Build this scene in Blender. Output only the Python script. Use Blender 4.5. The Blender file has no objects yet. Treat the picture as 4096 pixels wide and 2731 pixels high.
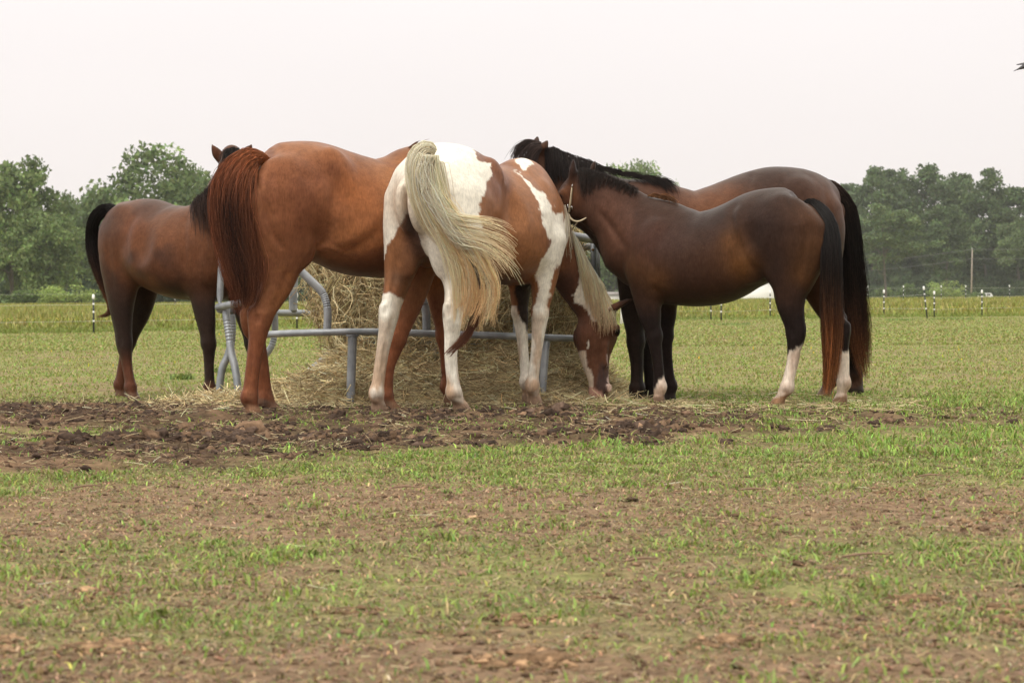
import bpy, math, random, os
import numpy as np
from mathutils import Vector, Matrix
R = math.radians
scene = bpy.context.scene
COL = scene.collection
rng = np.random.default_rng(7)
random.seed(7)
DEV = os.environ.get('SCENE_SKIP', '')

# ------------------------------------------------------------------ camera
CAM_H = 0.69
FPX = 9000.0                       # focal length in pixels of the 4096 wide frame
PITCH = -math.atan((1365.5 - 1176.0) / FPX)
ROLL = 28.0 / 4096.0
_f = np.array([0, math.cos(PITCH), math.sin(PITCH)])
_u0 = np.array([0, -math.sin(PITCH), math.cos(PITCH)])
_r0 = np.array([1.0, 0, 0])
CAM_R = math.cos(ROLL) * _r0 - math.sin(ROLL) * _u0
CAM_U = math.sin(ROLL) * _r0 + math.cos(ROLL) * _u0
CAM_F = _f
CAM_P = np.array([0, 0, CAM_H])

cam_data = bpy.data.cameras.new('camera')
cam = bpy.data.objects.new('camera', cam_data)
COL.objects.link(cam)
M = Matrix(((CAM_R[0], CAM_U[0], -CAM_F[0], 0), (CAM_R[1], CAM_U[1], -CAM_F[1], 0),
            (CAM_R[2], CAM_U[2], -CAM_F[2], CAM_H), (0, 0, 0, 1)))
cam.matrix_world = M
cam_data.sensor_fit = 'HORIZONTAL'
cam_data.sensor_width = 22.3
cam_data.lens = FPX / 4096 * 22.3
cam_data.clip_start = 0.1
cam_data.clip_end = 3000
cam_data.dof.use_dof = True
cam_data.dof.focus_distance = 13.2
cam_data.dof.aperture_fstop = 5.6
scene.camera = cam


def ray(px, py):
    return CAM_F + (px - 2048) / FPX * CAM_R - (py - 1365.5) / FPX * CAM_U


def pt(px, py, D):
    """the point of the place at depth D (metres along Y) seen at a photo pixel"""
    d = ray(px, py)
    return CAM_P + d * (D / d[1])


def gpt(px, py, z=0.0):
    d = ray(px, py)
    return CAM_P + d * ((z - CAM_H) / d[2])


def project(P):
    q = P - CAM_P
    z = q @ CAM_F
    return 2048 + FPX * (q @ CAM_R) / z, 1365.5 - FPX * (q @ CAM_U) / z


# ------------------------------------------------------------------ tagging
def tag(o, label=None, cat=None, group=None, kind=None):
    if label: o['label'] = label
    if cat: o['category'] = cat
    if group: o['group'] = group
    if kind: o['kind'] = kind
    return o


def empty(name, loc=(0, 0, 0), rz=0.0):
    o = bpy.data.objects.new(name, None)
    o.location = loc
    o.rotation_euler = (0, 0, rz)
    o.empty_display_size = 0.1
    COL.objects.link(o)
    return o


def add_obj(name, mesh, parent=None, mat=None):
    o = bpy.data.objects.new(name, mesh)
    COL.objects.link(o)
    if parent is not None:
        o.parent = parent
    if mat is not None:
        mesh.materials.append(mat)
    return o


def raw_mesh(name, V, F, colors=None, smooth=True, attr='coat'):
    """V (n,3); F (m,k) array with a fixed k, or a list of such arrays"""
    me = bpy.data.meshes.new(name)
    V = np.asarray(V, np.float32)
    Fs = F if isinstance(F, list) else [F]
    Fs = [np.asarray(f, np.int32) for f in Fs if len(f)]
    me.vertices.add(len(V))
    me.vertices.foreach_set('co', V.ravel())
    loops = np.concatenate([f.ravel() for f in Fs])
    tot = np.concatenate([np.full(len(f), f.shape[1], np.int32) for f in Fs])
    start = np.concatenate([[0], np.cumsum(tot)[:-1]]).astype(np.int32)
    me.loops.add(len(loops))
    me.loops.foreach_set('vertex_index', loops)
    me.polygons.add(len(tot))
    me.polygons.foreach_set('loop_start', start)
    me.polygons.foreach_set('loop_total', tot)
    if smooth:
        me.polygons.foreach_set('use_smooth', np.ones(len(tot), bool))
    if colors is not None:
        a = me.attributes.new(attr, 'FLOAT_COLOR', 'POINT')
        c = np.ones((len(V), 4), np.float32)
        c[:, :colors.shape[1]] = colors
        a.data.foreach_set('color', c.ravel())
    me.update(calc_edges=True)
    return me


# ------------------------------------------------------------------ value noise
_perm = np.random.default_rng(3).random(4096).astype(np.float32)


def _h(ix, iy, iz):
    return _perm[((ix * 73856093) ^ (iy * 19349663) ^ (iz * 83492791)) & 4095]


def vnoise(P, scale=1.0, seed=0):
    """value noise 0..1 at points P (n,3)"""
    P = np.asarray(P, np.float64) * scale + seed * 17.31
    i = np.floor(P).astype(np.int64)
    f = P - i
    f = f * f * (3 - 2 * f)
    out = 0
    for dx in (0, 1):
        for dy in (0, 1):
            for dz in (0, 1):
                w = (f[:, 0] if dx else 1 - f[:, 0]) * (f[:, 1] if dy else 1 - f[:, 1]) * (f[:, 2] if dz else 1 - f[:, 2])
                out = out + w * _h(i[:, 0] + dx, i[:, 1] + dy, i[:, 2] + dz)
    return out


def fbm(P, scale=1.0, octaves=4, seed=0):
    s, a, t = 0, 1.0, 0
    for k in range(octaves):
        s = s + a * vnoise(P, scale * 2 ** k, seed + k)
        t += a
        a *= 0.5
    return s / t


def sstep(a, b, x):
    t = np.clip((x - a) / (b - a), 0, 1)
    return t * t * (3 - 2 * t)


def catmull(pts, n):
    """Catmull-Rom through pts (k,d), n sub-steps per span"""
    pts = np.asarray(pts, float)
    k = len(pts)
    if k == 2:
        t = np.linspace(0, 1, n + 1)[:, None]
        return pts[0] * (1 - t) + pts[1] * t
    P = np.vstack([2 * pts[0] - pts[1], pts, 2 * pts[-1] - pts[-2]])
    out = []
    for i in range(1, k):
        p0, p1, p2, p3 = P[i - 1], P[i], P[i + 1], P[i + 2]
        for t in np.arange(n) / n:
            out.append(0.5 * ((2 * p1) + (-p0 + p2) * t + (2 * p0 - 5 * p1 + 4 * p2 - p3) * t * t + (-p0 + 3 * p1 - 3 * p2 + p3) * t ** 3))
    out.append(pts[-1])
    return np.array(out)


# ------------------------------------------------------------------ materials
def new_mat(name):
    m = bpy.data.materials.new(name)
    m.use_nodes = True
    nt = m.node_tree
    for n in list(nt.nodes):
        nt.nodes.remove(n)
    out = nt.nodes.new('ShaderNodeOutputMaterial')
    b = nt.nodes.new('ShaderNodeBsdfPrincipled')
    nt.links.new(b.outputs[0], out.inputs[0])
    return m, nt, b, out


def node(nt, typ, **kw):
    n = nt.nodes.new(typ)
    for k, v in kw.items():
        if k in n.bl_rna.properties.keys():
            setattr(n, k, v)
        else:
            n.inputs[k].default_value = v
    return n


def simple_mat(name, col, rough=0.6, metal=0.0, noise=0.0, nscale=20, bump=0.0, spec=0.5):
    m, nt, b, out = new_mat(name)
    b.inputs['Roughness'].default_value = rough
    b.inputs['Metallic'].default_value = metal
    b.inputs['Specular IOR Level'].default_value = spec
    if noise:
        tc = node(nt, 'ShaderNodeTexCoord')
        nz = node(nt, 'ShaderNodeTexNoise', Scale=nscale, Detail=4.0)
        nt.links.new(tc.outputs['Object'], nz.inputs['Vector'])
        rp = node(nt, 'ShaderNodeValToRGB')
        c = np.array(col)
        rp.color_ramp.elements[0].position = 0.3
        rp.color_ramp.elements[1].position = 0.7
        rp.color_ramp.elements[0].color = (*np.clip(c * (1 - noise), 0, 1), 1)
        rp.color_ramp.elements[1].color = (*np.clip(c * (1 + noise), 0, 1), 1)
        nt.links.new(nz.outputs['Fac'], rp.inputs[0])
        nt.links.new(rp.outputs[0], b.inputs['Base Color'])
        if bump:
            bp = node(nt, 'ShaderNodeBump', Strength=bump, Distance=0.01)
            nt.links.new(nz.outputs['Fac'], bp.inputs['Height'])
            nt.links.new(bp.outputs[0], b.inputs['Normal'])
    else:
        b.inputs['Base Color'].default_value = (*col, 1)
    return m


def attr_mat(name, attr='coat', rough=0.6, spec=0.3, translucent=0.0, sheen=0.0, bump=0.0, bscale=(60, 60, 60), mott=0.0, mscale=14, tint=0.0):
    """material whose base colour is the mesh's own colour attribute"""
    m, nt, b, out = new_mat(name)
    at = node(nt, 'ShaderNodeAttribute', attribute_name=attr)
    col = at.outputs['Color']
    b.inputs['Roughness'].default_value = rough
    b.inputs['Specular IOR Level'].default_value = spec
    if sheen:
        b.inputs['Sheen Weight'].default_value = sheen
        b.inputs['Sheen Roughness'].default_value = 0.4
    if mott or bump:
        tc = node(nt, 'ShaderNodeTexCoord')
    if mott:
        nz = node(nt, 'ShaderNodeTexNoise', Scale=mscale, Detail=5.0)
        nt.links.new(tc.outputs['Object'], nz.inputs['Vector'])
        mr = node(nt, 'ShaderNodeMapRange')
        mr.inputs[1].default_value = 0.3
        mr.inputs[2].default_value = 0.7
        mr.inputs[3].default_value = 1 - mott
        mr.inputs[4].default_value = 1 + mott
        nt.links.new(nz.outputs['Fac'], mr.inputs[0])
        fac = mr.outputs[0]
        if tint:
            ms_ = node(nt, 'ShaderNodeMapping')
            ms_.inputs['Scale'].default_value = (150, 150, 26)
            nt.links.new(tc.outputs['Object'], ms_.inputs[0])
            n3 = node(nt, 'ShaderNodeTexNoise', Scale=1.0, Detail=3.0)
            nt.links.new(ms_.outputs[0], n3.inputs['Vector'])
            mr4 = node(nt, 'ShaderNodeMapRange')
            mr4.inputs[1].default_value = .3; mr4.inputs[2].default_value = .7; mr4.inputs[3].default_value = .84; mr4.inputs[4].default_value = 1.16
            nt.links.new(n3.outputs['Fac'], mr4.inputs[0])
            mm_ = node(nt, 'ShaderNodeMath', operation='MULTIPLY')
            nt.links.new(fac, mm_.inputs[0]); nt.links.new(mr4.outputs[0], mm_.inputs[1])
            fac = mm_.outputs[0]
        mx = node(nt, 'ShaderNodeMix', data_type='RGBA', blend_type='MULTIPLY')
        mx.inputs[0].default_value = 1
        nt.links.new(col, mx.inputs[6])
        nt.links.new(fac, mx.inputs[7])
        col = mx.outputs[2]
    nt.links.new(col, b.inputs['Base Color'])
    if tint:
        tm = node(nt, 'ShaderNodeMix', data_type='RGBA', blend_type='MULTIPLY')
        tm.inputs[0].default_value = 1
        tm.inputs[7].default_value = (tint, tint, tint, 1)
        nt.links.new(col, tm.inputs[6])
        nt.links.new(tm.outputs[2], b.inputs['Specular Tint'])
    if bump:
        mp = node(nt, 'ShaderNodeMapping')
        mp.inputs['Scale'].default_value = bscale
        nt.links.new(tc.outputs['Object'], mp.inputs[0])
        n2 = node(nt, 'ShaderNodeTexNoise', Scale=1.0, Detail=3.0)
        nt.links.new(mp.outputs[0], n2.inputs['Vector'])
        bp = node(nt, 'ShaderNodeBump', Strength=bump, Distance=0.004)
        nt.links.new(n2.outputs['Fac'], bp.inputs['Height'])
        nt.links.new(bp.outputs[0], b.inputs['Normal'])
    if translucent:
        tr = node(nt, 'ShaderNodeBsdfTranslucent')
        nt.links.new(col, tr.inputs['Color'])
        ms = node(nt, 'ShaderNodeMixShader')
        ms.inputs[0].default_value = translucent
        nt.links.new(b.outputs[0], ms.inputs[1])
        nt.links.new(tr.outputs[0], ms.inputs[2])
        nt.links.new(ms.outputs[0], out.inputs[0])
    return m


# ------------------------------------------------------------------ mesh helpers
def tube_mesh(pts, rad, sides=10, cap=True, flat=None):
    """tube along pts (n,3) with radii rad (n,) -> V, quads, tris"""
    pts = np.asarray(pts, float)
    n = len(pts)
    rad = np.broadcast_to(np.asarray(rad, float), (n,))
    T = np.gradient(pts, axis=0)
    T /= np.linalg.norm(T, axis=1)[:, None] + 1e-9
    up = np.array([0.0, 0, 1]) if abs(T[0][2]) < 0.9 else np.array([1.0, 0, 0])
    A = np.cross(T[0], up); A /= np.linalg.norm(A)
    V = []
    for i in range(n):
        A = A - T[i] * (A @ T[i]); A /= np.linalg.norm(A) + 1e-9
        B = np.cross(T[i], A)
        an = np.linspace(0, 2 * math.pi, sides, endpoint=False)
        fb = 1.0 if flat is None else flat[i]
        V.append(pts[i] + rad[i] * (np.cos(an)[:, None] * A + fb * np.sin(an)[:, None] * B))
    V = np.vstack(V)
    i = np.arange(n - 1)[:, None] * sides
    j = np.arange(sides)[None, :]
    j2 = (j + 1) % sides
    Q = np.stack([i + j, i + j2, i + sides + j2, i + sides + j], -1).reshape(-1, 4)
    tris = np.zeros((0, 3), int)
    if cap:
        V = np.vstack([V, pts[0], pts[-1]])
        a, b = n * sides, n * sides + 1
        jj = np.arange(sides); jk = (jj + 1) % sides
        t1 = np.stack([np.full(sides, a), jk, jj], -1)
        t2 = np.stack([np.full(sides, b), (n - 1) * sides + jj, (n - 1) * sides + jk], -1)
        tris = np.vstack([t1, t2])
    return V, Q, tris


class MB:
    """collects shapes into one mesh"""
    def __init__(s):
        s.V = []; s.F = {3: [], 4: []}; s.C = []; s.n = 0

    def add(s, V, faces, col=None):
        V = np.asarray(V, float)
        for F in faces:
            F = np.asarray(F, int)
            if len(F):
                s.F[F.shape[1]].append(F + s.n)
        s.V.append(V)
        if col is not None:
            c = np.asarray(col, float)
            s.C.append(np.broadcast_to(c, (len(V), c.shape[-1])))
        s.n += len(V)

    def tube(s, pts, rad, sides=10, col=None, sub=0, flat=None):
        pts = np.asarray(pts, float)
        if sub:
            r = np.broadcast_to(np.asarray(rad, float), (len(pts),))
            both = catmull(np.hstack([pts, r[:, None]]), sub)
            pts, rad = both[:, :3], both[:, 3]
        V, Q, T = tube_mesh(pts, rad, sides, flat=flat)
        s.add(V, [Q, T], col)

    def box(s, c, size, rz=0.0, col=None, M3=None):
        x, y, z = np.array(size) / 2
        V = np.array([[a, b, d] for a in (-x, x) for b in (-y, y) for d in (-z, z)])
        if rz:
            cs, sn = math.cos(rz), math.sin(rz)
            V = V @ np.array([[cs, sn, 0], [-sn, cs, 0], [0, 0, 1]])
        if M3 is not None:
            V = V @ np.asarray(M3).T
        V = V + np.array(c)
        Q = [[0, 1, 3, 2], [4, 6, 7, 5], [0, 4, 5, 1], [2, 3, 7, 6], [0, 2, 6, 4], [1, 5, 7, 3]]
        s.add(V, [Q], col)

    def build(s, name, mat=None, parent=None, smooth=True, origin=None):
        V = np.vstack(s.V)
        if origin is not None:
            V = V - np.asarray(origin)
        F = [np.vstack(f) for f in s.F.values() if f]
        C = np.vstack(s.C) if s.C and sum(map(len, s.C)) == len(V) else None
        me = raw_mesh(name, V, F, C, smooth)
        o = add_obj(name, me, parent, mat)
        if origin is not None:
            o.location = origin
        return o
# ------------------------------------------------------------------ implicit bodies
def smin(a, b, k):
    h = np.clip(0.5 + 0.5 * (b - a) / k, 0, 1)
    return b * (1 - h) + a * h - k * h * (1 - h)


def surface_nets(F, org, h):
    """quad mesh of the zero level of F (nx,ny,nz)"""
    S = F < 0
    nx, ny, nz = F.shape
    cs = np.zeros((nx - 1, ny - 1, nz - 1), np.int8)
    for a in (0, 1):
        for b in (0, 1):
            for c in (0, 1):
                cs += S[a:nx - 1 + a, b:ny - 1 + b, c:nz - 1 + c]
    act = (cs > 0) & (cs < 8)
    idx = np.full(act.shape, -1, np.int64)
    I, J, K = np.nonzero(act)
    idx[I, J, K] = np.arange(len(I))
    P = np.zeros((len(I), 3)); W = np.zeros(len(I))
    cor = [(a, b, c) for a in (0, 1) for b in (0, 1) for c in (0, 1)]
    for a in range(8):
        for b in range(a + 1, 8):
            A, B = cor[a], cor[b]
            if sum(abs(A[i] - B[i]) for i in range(3)) != 1:
                continue
            fa = F[I + A[0], J + A[1], K + A[2]]
            fb = F[I + B[0], J + B[1], K + B[2]]
            m = (fa < 0) != (fb < 0)
            t = np.where(m, fa / np.where(m, fa - fb, 1), 0)
            for i in range(3):
                P[:, i] += np.where(m, A[i] + t * (B[i] - A[i]), 0)
            W += m
    P /= W[:, None]
    V = np.stack([I, J, K], 1) + P
    V = V * h + org
    quads = []
    # x edges
    a, b = S[:-1, 1:-1, 1:-1], S[1:, 1:-1, 1:-1]
    i, j, k = np.nonzero(a != b); fl = a[i, j, k]; j += 1; k += 1
    q = np.stack([idx[i, j - 1, k - 1], idx[i, j, k - 1], idx[i, j, k], idx[i, j - 1, k]], 1)
    q[~fl] = q[~fl][:, ::-1]; quads.append(q)
    a, b = S[1:-1, :-1, 1:-1], S[1:-1, 1:, 1:-1]
    i, j, k = np.nonzero(a != b); fl = a[i, j, k]; i += 1; k += 1
    q = np.stack([idx[i - 1, j, k - 1], idx[i - 1, j, k], idx[i, j, k], idx[i, j, k - 1]], 1)
    q[~fl] = q[~fl][:, ::-1]; quads.append(q)
    a, b = S[1:-1, 1:-1, :-1], S[1:-1, 1:-1, 1:]
    i, j, k = np.nonzero(a != b); fl = a[i, j, k]; i += 1; j += 1
    q = np.stack([idx[i - 1, j - 1, k], idx[i, j - 1, k], idx[i, j, k], idx[i - 1, j, k]], 1)
    q[~fl] = q[~fl][:, ::-1]; quads.append(q)
    return V, np.vstack(quads)


FORE = [(.12, .085), (.10, .075), (.078, .06), (.055, .049), (.056, .052), (.043, .04), (.034, .029), (.035, .030), (.046, .039), (.034, .034), (.046, .045), (.058, .056)]
HIND = [(.20, .115), (.195, .12), (.155, .105), (.105, .075), (.068, .050), (.066, .05), (.05, .042), (.039, .032), (.048, .041), (.035, .035), (.047, .046), (.058, .056)]


class Horse:
    VOX = 0.0115

    def __init__(s, G, theta, gz=0.0):
        s.G = np.array([G[0], G[1], gz]); s.th = theta
        s.H = np.array([math.cos(theta), math.sin(theta), 0]); s.L = np.array([-math.sin(theta), math.cos(theta), 0])
        s.prims = []; s.marks = {}; s.lines = []; s.near = 0

    def w2l(s, P):
        q = np.asarray(P, float) - s.G
        return np.stack([q @ s.H, q @ s.L, q[..., 2]], -1)

    def l2w(s, P):
        P = np.asarray(P, float)
        return s.G + P[..., :1] * s.H + P[..., 1:2] * s.L + P[..., 2:] * np.array([0, 0, 1.0])

    def lp(s, px, py, off=0.0):
        """local point in the plane y=off under a photo pixel"""
        d = ray(px, py)
        n = s.L
        t = ((s.G - CAM_P) @ n + off) / (d @ n)
        return s.w2l(CAM_P + d * t)

    def at(s, px, py, D):
        return s.w2l(pt(px, py, D))

    def sweep(s, pts, ra, rb, side=(0, 1, 0), k=0.04, sub=3, egg=0.0, neg=False, capr=1.0):
        pts = np.asarray(pts, float)
        n = len(pts)
        ra = np.broadcast_to(np.asarray(ra, float), (n,)); rb = np.broadcast_to(np.asarray(rb, float), (n,))
        eg = np.broadcast_to(np.asarray(egg, float), (n,))
        sd = np.broadcast_to(np.asarray(side, float), (n, 3))
        Z = catmull(np.hstack([pts, ra[:, None], rb[:, None], eg[:, None], sd]), sub) if n > 2 else np.hstack([pts, ra[:, None], rb[:, None], eg[:, None], sd])
        s.prims.append(dict(Z=Z, k=k, neg=neg, capr=capr))

    def ell(s, c, r, axis=(1, 0, 0), k=0.04, neg=False, side=(0, 1, 0), half=None):
        """ellipsoid: half-length along axis r[0], up r[1], side r[2]"""
        c = np.asarray(c, float); a = np.asarray(axis, float); a = a / np.linalg.norm(a)
        s.sweep([c - a * .001, c + a * .001], r[1], r[2], side=side, k=k, neg=neg)
        s.prims[-1]['cape'] = r[0]

    # ---- limbs
    def leg(s, J, table, sc=1.0, fat=1.0, k=0.05, hock=False, toe=0.03, low=1.0):
        """J: local points top .. ; 7 joints: top, mid, (gaskin/forearm), knee/hock, cannon mid, fetlock, ground centre"""
        J = [np.asarray(p, float) for p in J]
        top, up, mid, kn, can, fet, gr = J
        d = fet - can
        fwd = np.array([gr[0] - fet[0], gr[1] - fet[1], 0.0])
        pas = fet * 0.55 + gr * 0.45
        cor = fet * 0.3 + gr * 0.7
        tabl = np.array(table) * sc
        kc = kn * 0.62 + can * 0.38
        km = mid * 0.3 + kn * 0.7
        P = [top, up, mid * .6 + up * .4, mid, km, kn, kc, can, fet, pas, cor]
        # fetlock top
        ft = can * 0.25 + fet * 0.75
        P = [top, up, mid, km, kn, kc, can, ft, fet, pas]
        if table is FORE:
            T = tabl[[0, 1, 2, 3, 4, 5, 6, 7, 8, 9]]
        else:
            T = np.vstack([tabl[[0, 1, 3, 4, 5, 6, 7]], tabl[7:8] * 1.02, tabl[[8, 9]]])
        T = T.copy(); T[:3] *= fat; T[5:] *= low
        side = np.array([0, 1.0, 0])
        s.sweep(P, T[:, 0], T[:, 1], k=k, sub=3, side=side)
        # hoof
        h0 = pas * 0.45 + gr * 0.55
        g2 = gr + np.array([0.012, 0, -0.02])
        s.sweep([h0, (h0 + g2) / 2, g2], [tabl[10][0] * .95, tabl[10][0] * 1.08, tabl[11][0] * 1.04], [tabl[10][1] * .95, tabl[10][1] * 1.05, tabl[11][1] * 1.0], k=0.012, sub=2)
        # ergot / fetlock back
        s.ell(fet + np.array([-0.018, 0, -0.008]) * sc, (0.04 * sc, 0.032 * sc, 0.03 * sc), axis=(0.2, 0, 1), k=0.03)
        # tendon behind the cannon
        s.sweep([kc + np.array([-.026, 0, 0]) * sc, can + np.array([-.026, 0, 0]) * sc, fet + np.array([-.02, 0, .01]) * sc], .017 * sc, .016 * sc, k=0.02, sub=2)
        if hock:
            # point of the hock and the tendon running up to the gaskin
            q = kn + np.array([-0.05, 0, 0.05]) * sc
            s.sweep([mid + np.array([-0.05, 0, -0.02]) * sc, km + np.array([-0.055, 0, 0.0]) * sc, q, kn + np.array([-0.03, 0, -0.06]) * sc], [.03 * sc, .02 * sc, .026 * sc, .022 * sc], [.022 * sc, .017 * sc, .024 * sc, .02 * sc], k=0.035, sub=2)
        else:
            s.ell(kn + np.array([-0.03, 0, 0.012]) * sc, (0.045 * sc, 0.026 * sc, 0.03 * sc), axis=(0, 0, 1), k=0.03)
        s.marks.setdefault('legs', []).append((P, gr))

    def head(s, poll, muz, front, side=(0, 1, 0), sc=1.0, ears=None, ear_len=.15, kneck=.05, prof=None):
        poll = np.asarray(poll, float); muz = np.asarray(muz, float)
        ax = muz - poll; Lh = np.linalg.norm(ax); ax /= Lh
        side = np.asarray(side, float); side = side - ax * (side @ ax); side /= np.linalg.norm(side)
        fr = np.cross(ax, side)
        if fr @ np.asarray(front, float) < 0:
            fr = -fr
        t = np.array([0, .14, .28, .42, .56, .70, .84, .95])
        ra = np.array([.088, .112, .128, .118, .092, .072, .062, .050]) * sc
        rb = np.array([.075, .090, .094, .082, .062, .051, .050, .043]) * sc
        frl = np.array([.09, .105, .11, .102, .090, .079, .066, .046]) * sc
        P = [poll + ax * Lh * tt + fr * (f - r) for tt, f, r in zip(t, frl, ra)]
        s.sweep(P, ra, rb, side=side, k=kneck, sub=3)
        for sg in (1, -1):
            o = side * sg
            # jowl, brow, cheek bone, nostril, lip
            s.ell(poll + ax * Lh * .33 + fr * (-.055 * sc) + o * .058 * sc, (.085 * sc, .085 * sc, .03 * sc), axis=ax, side=side, k=.03)
            s.ell(poll + ax * Lh * .25 + fr * .052 * sc + o * .082 * sc, (.04 * sc, .028 * sc, .018 * sc), axis=ax, side=side, k=.02)
            s.sweep([poll + ax * Lh * .33 + fr * .02 * sc + o * .082 * sc, poll + ax * Lh * .58 + fr * .025 * sc + o * .056 * sc], .014 * sc, .012 * sc, side=side, k=.025)
            e = poll + ax * Lh * .275 + fr * .046 * sc + o * .093 * sc
            s.ell(e, (.021 * sc, .019 * sc, .016 * sc), axis=ax, side=side, k=.008)
            s.marks.setdefault('eyes', []).append((e, .027 * sc))
            nz = poll + ax * Lh * .9 + fr * .034 * sc + o * .044 * sc
            s.ell(nz, (.03 * sc, .024 * sc, .016 * sc), axis=ax, side=side, k=.02)
            s.ell(nz + o * .014 * sc + fr * .004, (.016 * sc, .009 * sc, .012 * sc), axis=ax + fr * .5, side=side, k=.012, neg=True)
            s.marks.setdefault('nose', []).append((nz + o * .008 * sc, .02 * sc))
        s.ell(poll + ax * Lh * .93 + fr * (-.032 * sc), (.035 * sc, .03 * sc, .034 * sc), axis=ax, side=side, k=.025)
        s.marks['head'] = (poll, ax, fr, side, Lh, sc)
        if ears:
            for (base, tip) in ears:
                base = np.asarray(base, float); tip = np.asarray(tip, float)
                s.ear(base, tip, side, sc)

    def ear(s, base, tip, side, sc=1.0, w=.034):
        a = tip - base
        P = [base - a * .12, base + a * .12, base + a * .4, base + a * .72, tip]
        s.sweep(P, np.array([.03, .027, .026, .018, .006]) * sc, np.array([.03, w, w * 1.02, w * .66, .006]) * sc, side=side, k=.02, sub=3)

    # ---- meshing
    def field(s):
        h = s.VOX
        los, his = [], []
        for p in s.prims:
            r = np.maximum(np.maximum(p['Z'][:, 3], p['Z'][:, 4]), p.get('cape', 0))[:, None] + .03
            if not p['neg']:
                los.append((p['Z'][:, :3] - r).min(0)); his.append((p['Z'][:, :3] + r).max(0))
        lo = np.min(los, 0) - .03; hi = np.max(his, 0) + .03
        lo[2] = max(lo[2], -.05)
        n = np.ceil((hi - lo) / h).astype(int) + 1
        ax = [lo[i] + h * np.arange(n[i]) for i in range(3)]
        F = np.full(n, 0.4, np.float32)
        for p in s.prims:
            Z = p['Z']; k = p['k']
            r = np.maximum(np.maximum(Z[:, 3], Z[:, 4]), p.get('cape', 0))
            mg = k + 2.5 * h
            l = (Z[:, :3] - r[:, None]).min(0) - mg; u = (Z[:, :3] + r[:, None]).max(0) + mg
            a = np.clip(((l - lo) / h).astype(int), 0, n); b = np.clip(((u - lo) / h).astype(int) + 2, 0, n)
            if np.any(b - a < 2):
                continue
            D = np.full(b - a, 0.4, np.float32)
            sg = Z[1:, :3] - Z[:-1, :3]; sg = sg / (np.linalg.norm(sg, axis=1)[:, None] + 1e-9)
            nrm = np.vstack([sg[:1], sg[:-1] + sg[1:], sg[-1:]]); nrm /= np.linalg.norm(nrm, axis=1)[:, None] + 1e-9
            for i in range(len(Z) - 1):
                p0, p1 = Z[i], Z[i + 1]
                rr = max(p0[3], p0[4], p1[3], p1[4], p.get('cape', 0))
                l = np.minimum(p0[:3], p1[:3]) - rr - mg; u = np.maximum(p0[:3], p1[:3]) + rr + mg
                a2 = np.clip(((l - lo) / h).astype(int), a, b); b2 = np.clip(((u - lo) / h).astype(int) + 2, a, b)
                if np.any(b2 - a2 < 1):
                    continue
                X = ax[0][a2[0]:b2[0], None, None] - p0[0]
                Y = ax[1][None, a2[1]:b2[1], None] - p0[1]
                W = ax[2][None, None, a2[2]:b2[2]] - p0[2]
                T = p1[:3] - p0[:3]; ln = np.linalg.norm(T)
                if ln < 1e-6:
                    continue
                T = T / ln
                n0, n1 = nrm[i], nrm[i + 1]
                B = (p0[6:9] + p1[6:9]) / 2; B = B - T * (B @ T); B /= np.linalg.norm(B)
                a_ = X * n0[0] + Y * n0[1] + W * n0[2]
                b_ = (T @ n1) * ln - (X * n1[0] + Y * n1[1] + W * n1[2])
                t = np.clip(np.where(a_ <= 0, 0, np.where(b_ <= 0, 1, a_ / np.maximum(a_ + b_, 1e-6))), 0, 1)
                dX = X - t * (T[0] * ln); dY = Y - t * (T[1] * ln); dW = W - t * (T[2] * ln)
                Tx, Ty, Tz = (n0[j] + (n1[j] - n0[j]) * t for j in range(3))
                vb = dX * B[0] + dY * B[1] + dW * B[2]
                Ax, Ay, Az = Ty * B[2] - Tz * B[1], Tz * B[0] - Tx * B[2], Tx * B[1] - Ty * B[0]
                va = dX * Ax + dY * Ay + dW * Az
                e = dX * Tx + dY * Ty + dW * Tz
                ra = p0[3] + (p1[3] - p0[3]) * t; rb = p0[4] + (p1[4] - p0[4]) * t
                eg = p0[5] + (p1[5] - p0[5]) * t
                rbe = rb * (1 - eg * np.clip(va / ra, -1, 1))
                re = p.get('cape', 0) or np.minimum(ra, rb) * p['capr']
                q = np.sqrt((va / ra) ** 2 + (vb / rbe) ** 2 + (e / re) ** 2) + 1e-6
                g = np.sqrt((va / ra ** 2) ** 2 + (vb / rbe ** 2) ** 2 + (e / re ** 2) ** 2) + 1e-6
                d = np.where(q > .4, q * (q - 1) / g, (q - 1) * np.minimum(ra, rb))
                if i > 0:
                    d = np.where(a_ < -1e-6, 0.4, d)
                if i < len(Z) - 2:
                    d = np.where(b_ < -1e-6, 0.4, d)
                sl = tuple(slice(a2[j] - a[j], b2[j] - a[j]) for j in range(3))
                D[sl] = np.minimum(D[sl], d)
            sl = tuple(slice(a[j], b[j]) for j in range(3))
            if p['neg']:
                F[sl] = -smin(-F[sl], D, k)
            else:
                F[sl] = smin(F[sl], D, k)
        F = np.maximum(F, -(ax[2][None, None, :] - s.cut))      # soles stand flat
        for d in range(3):
            sl = [slice(None)] * 3
            for q in (0, -1):
                sl[d] = q
                F[tuple(sl)] = 0.4
        return F, lo, h
    cut = -0.004

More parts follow.
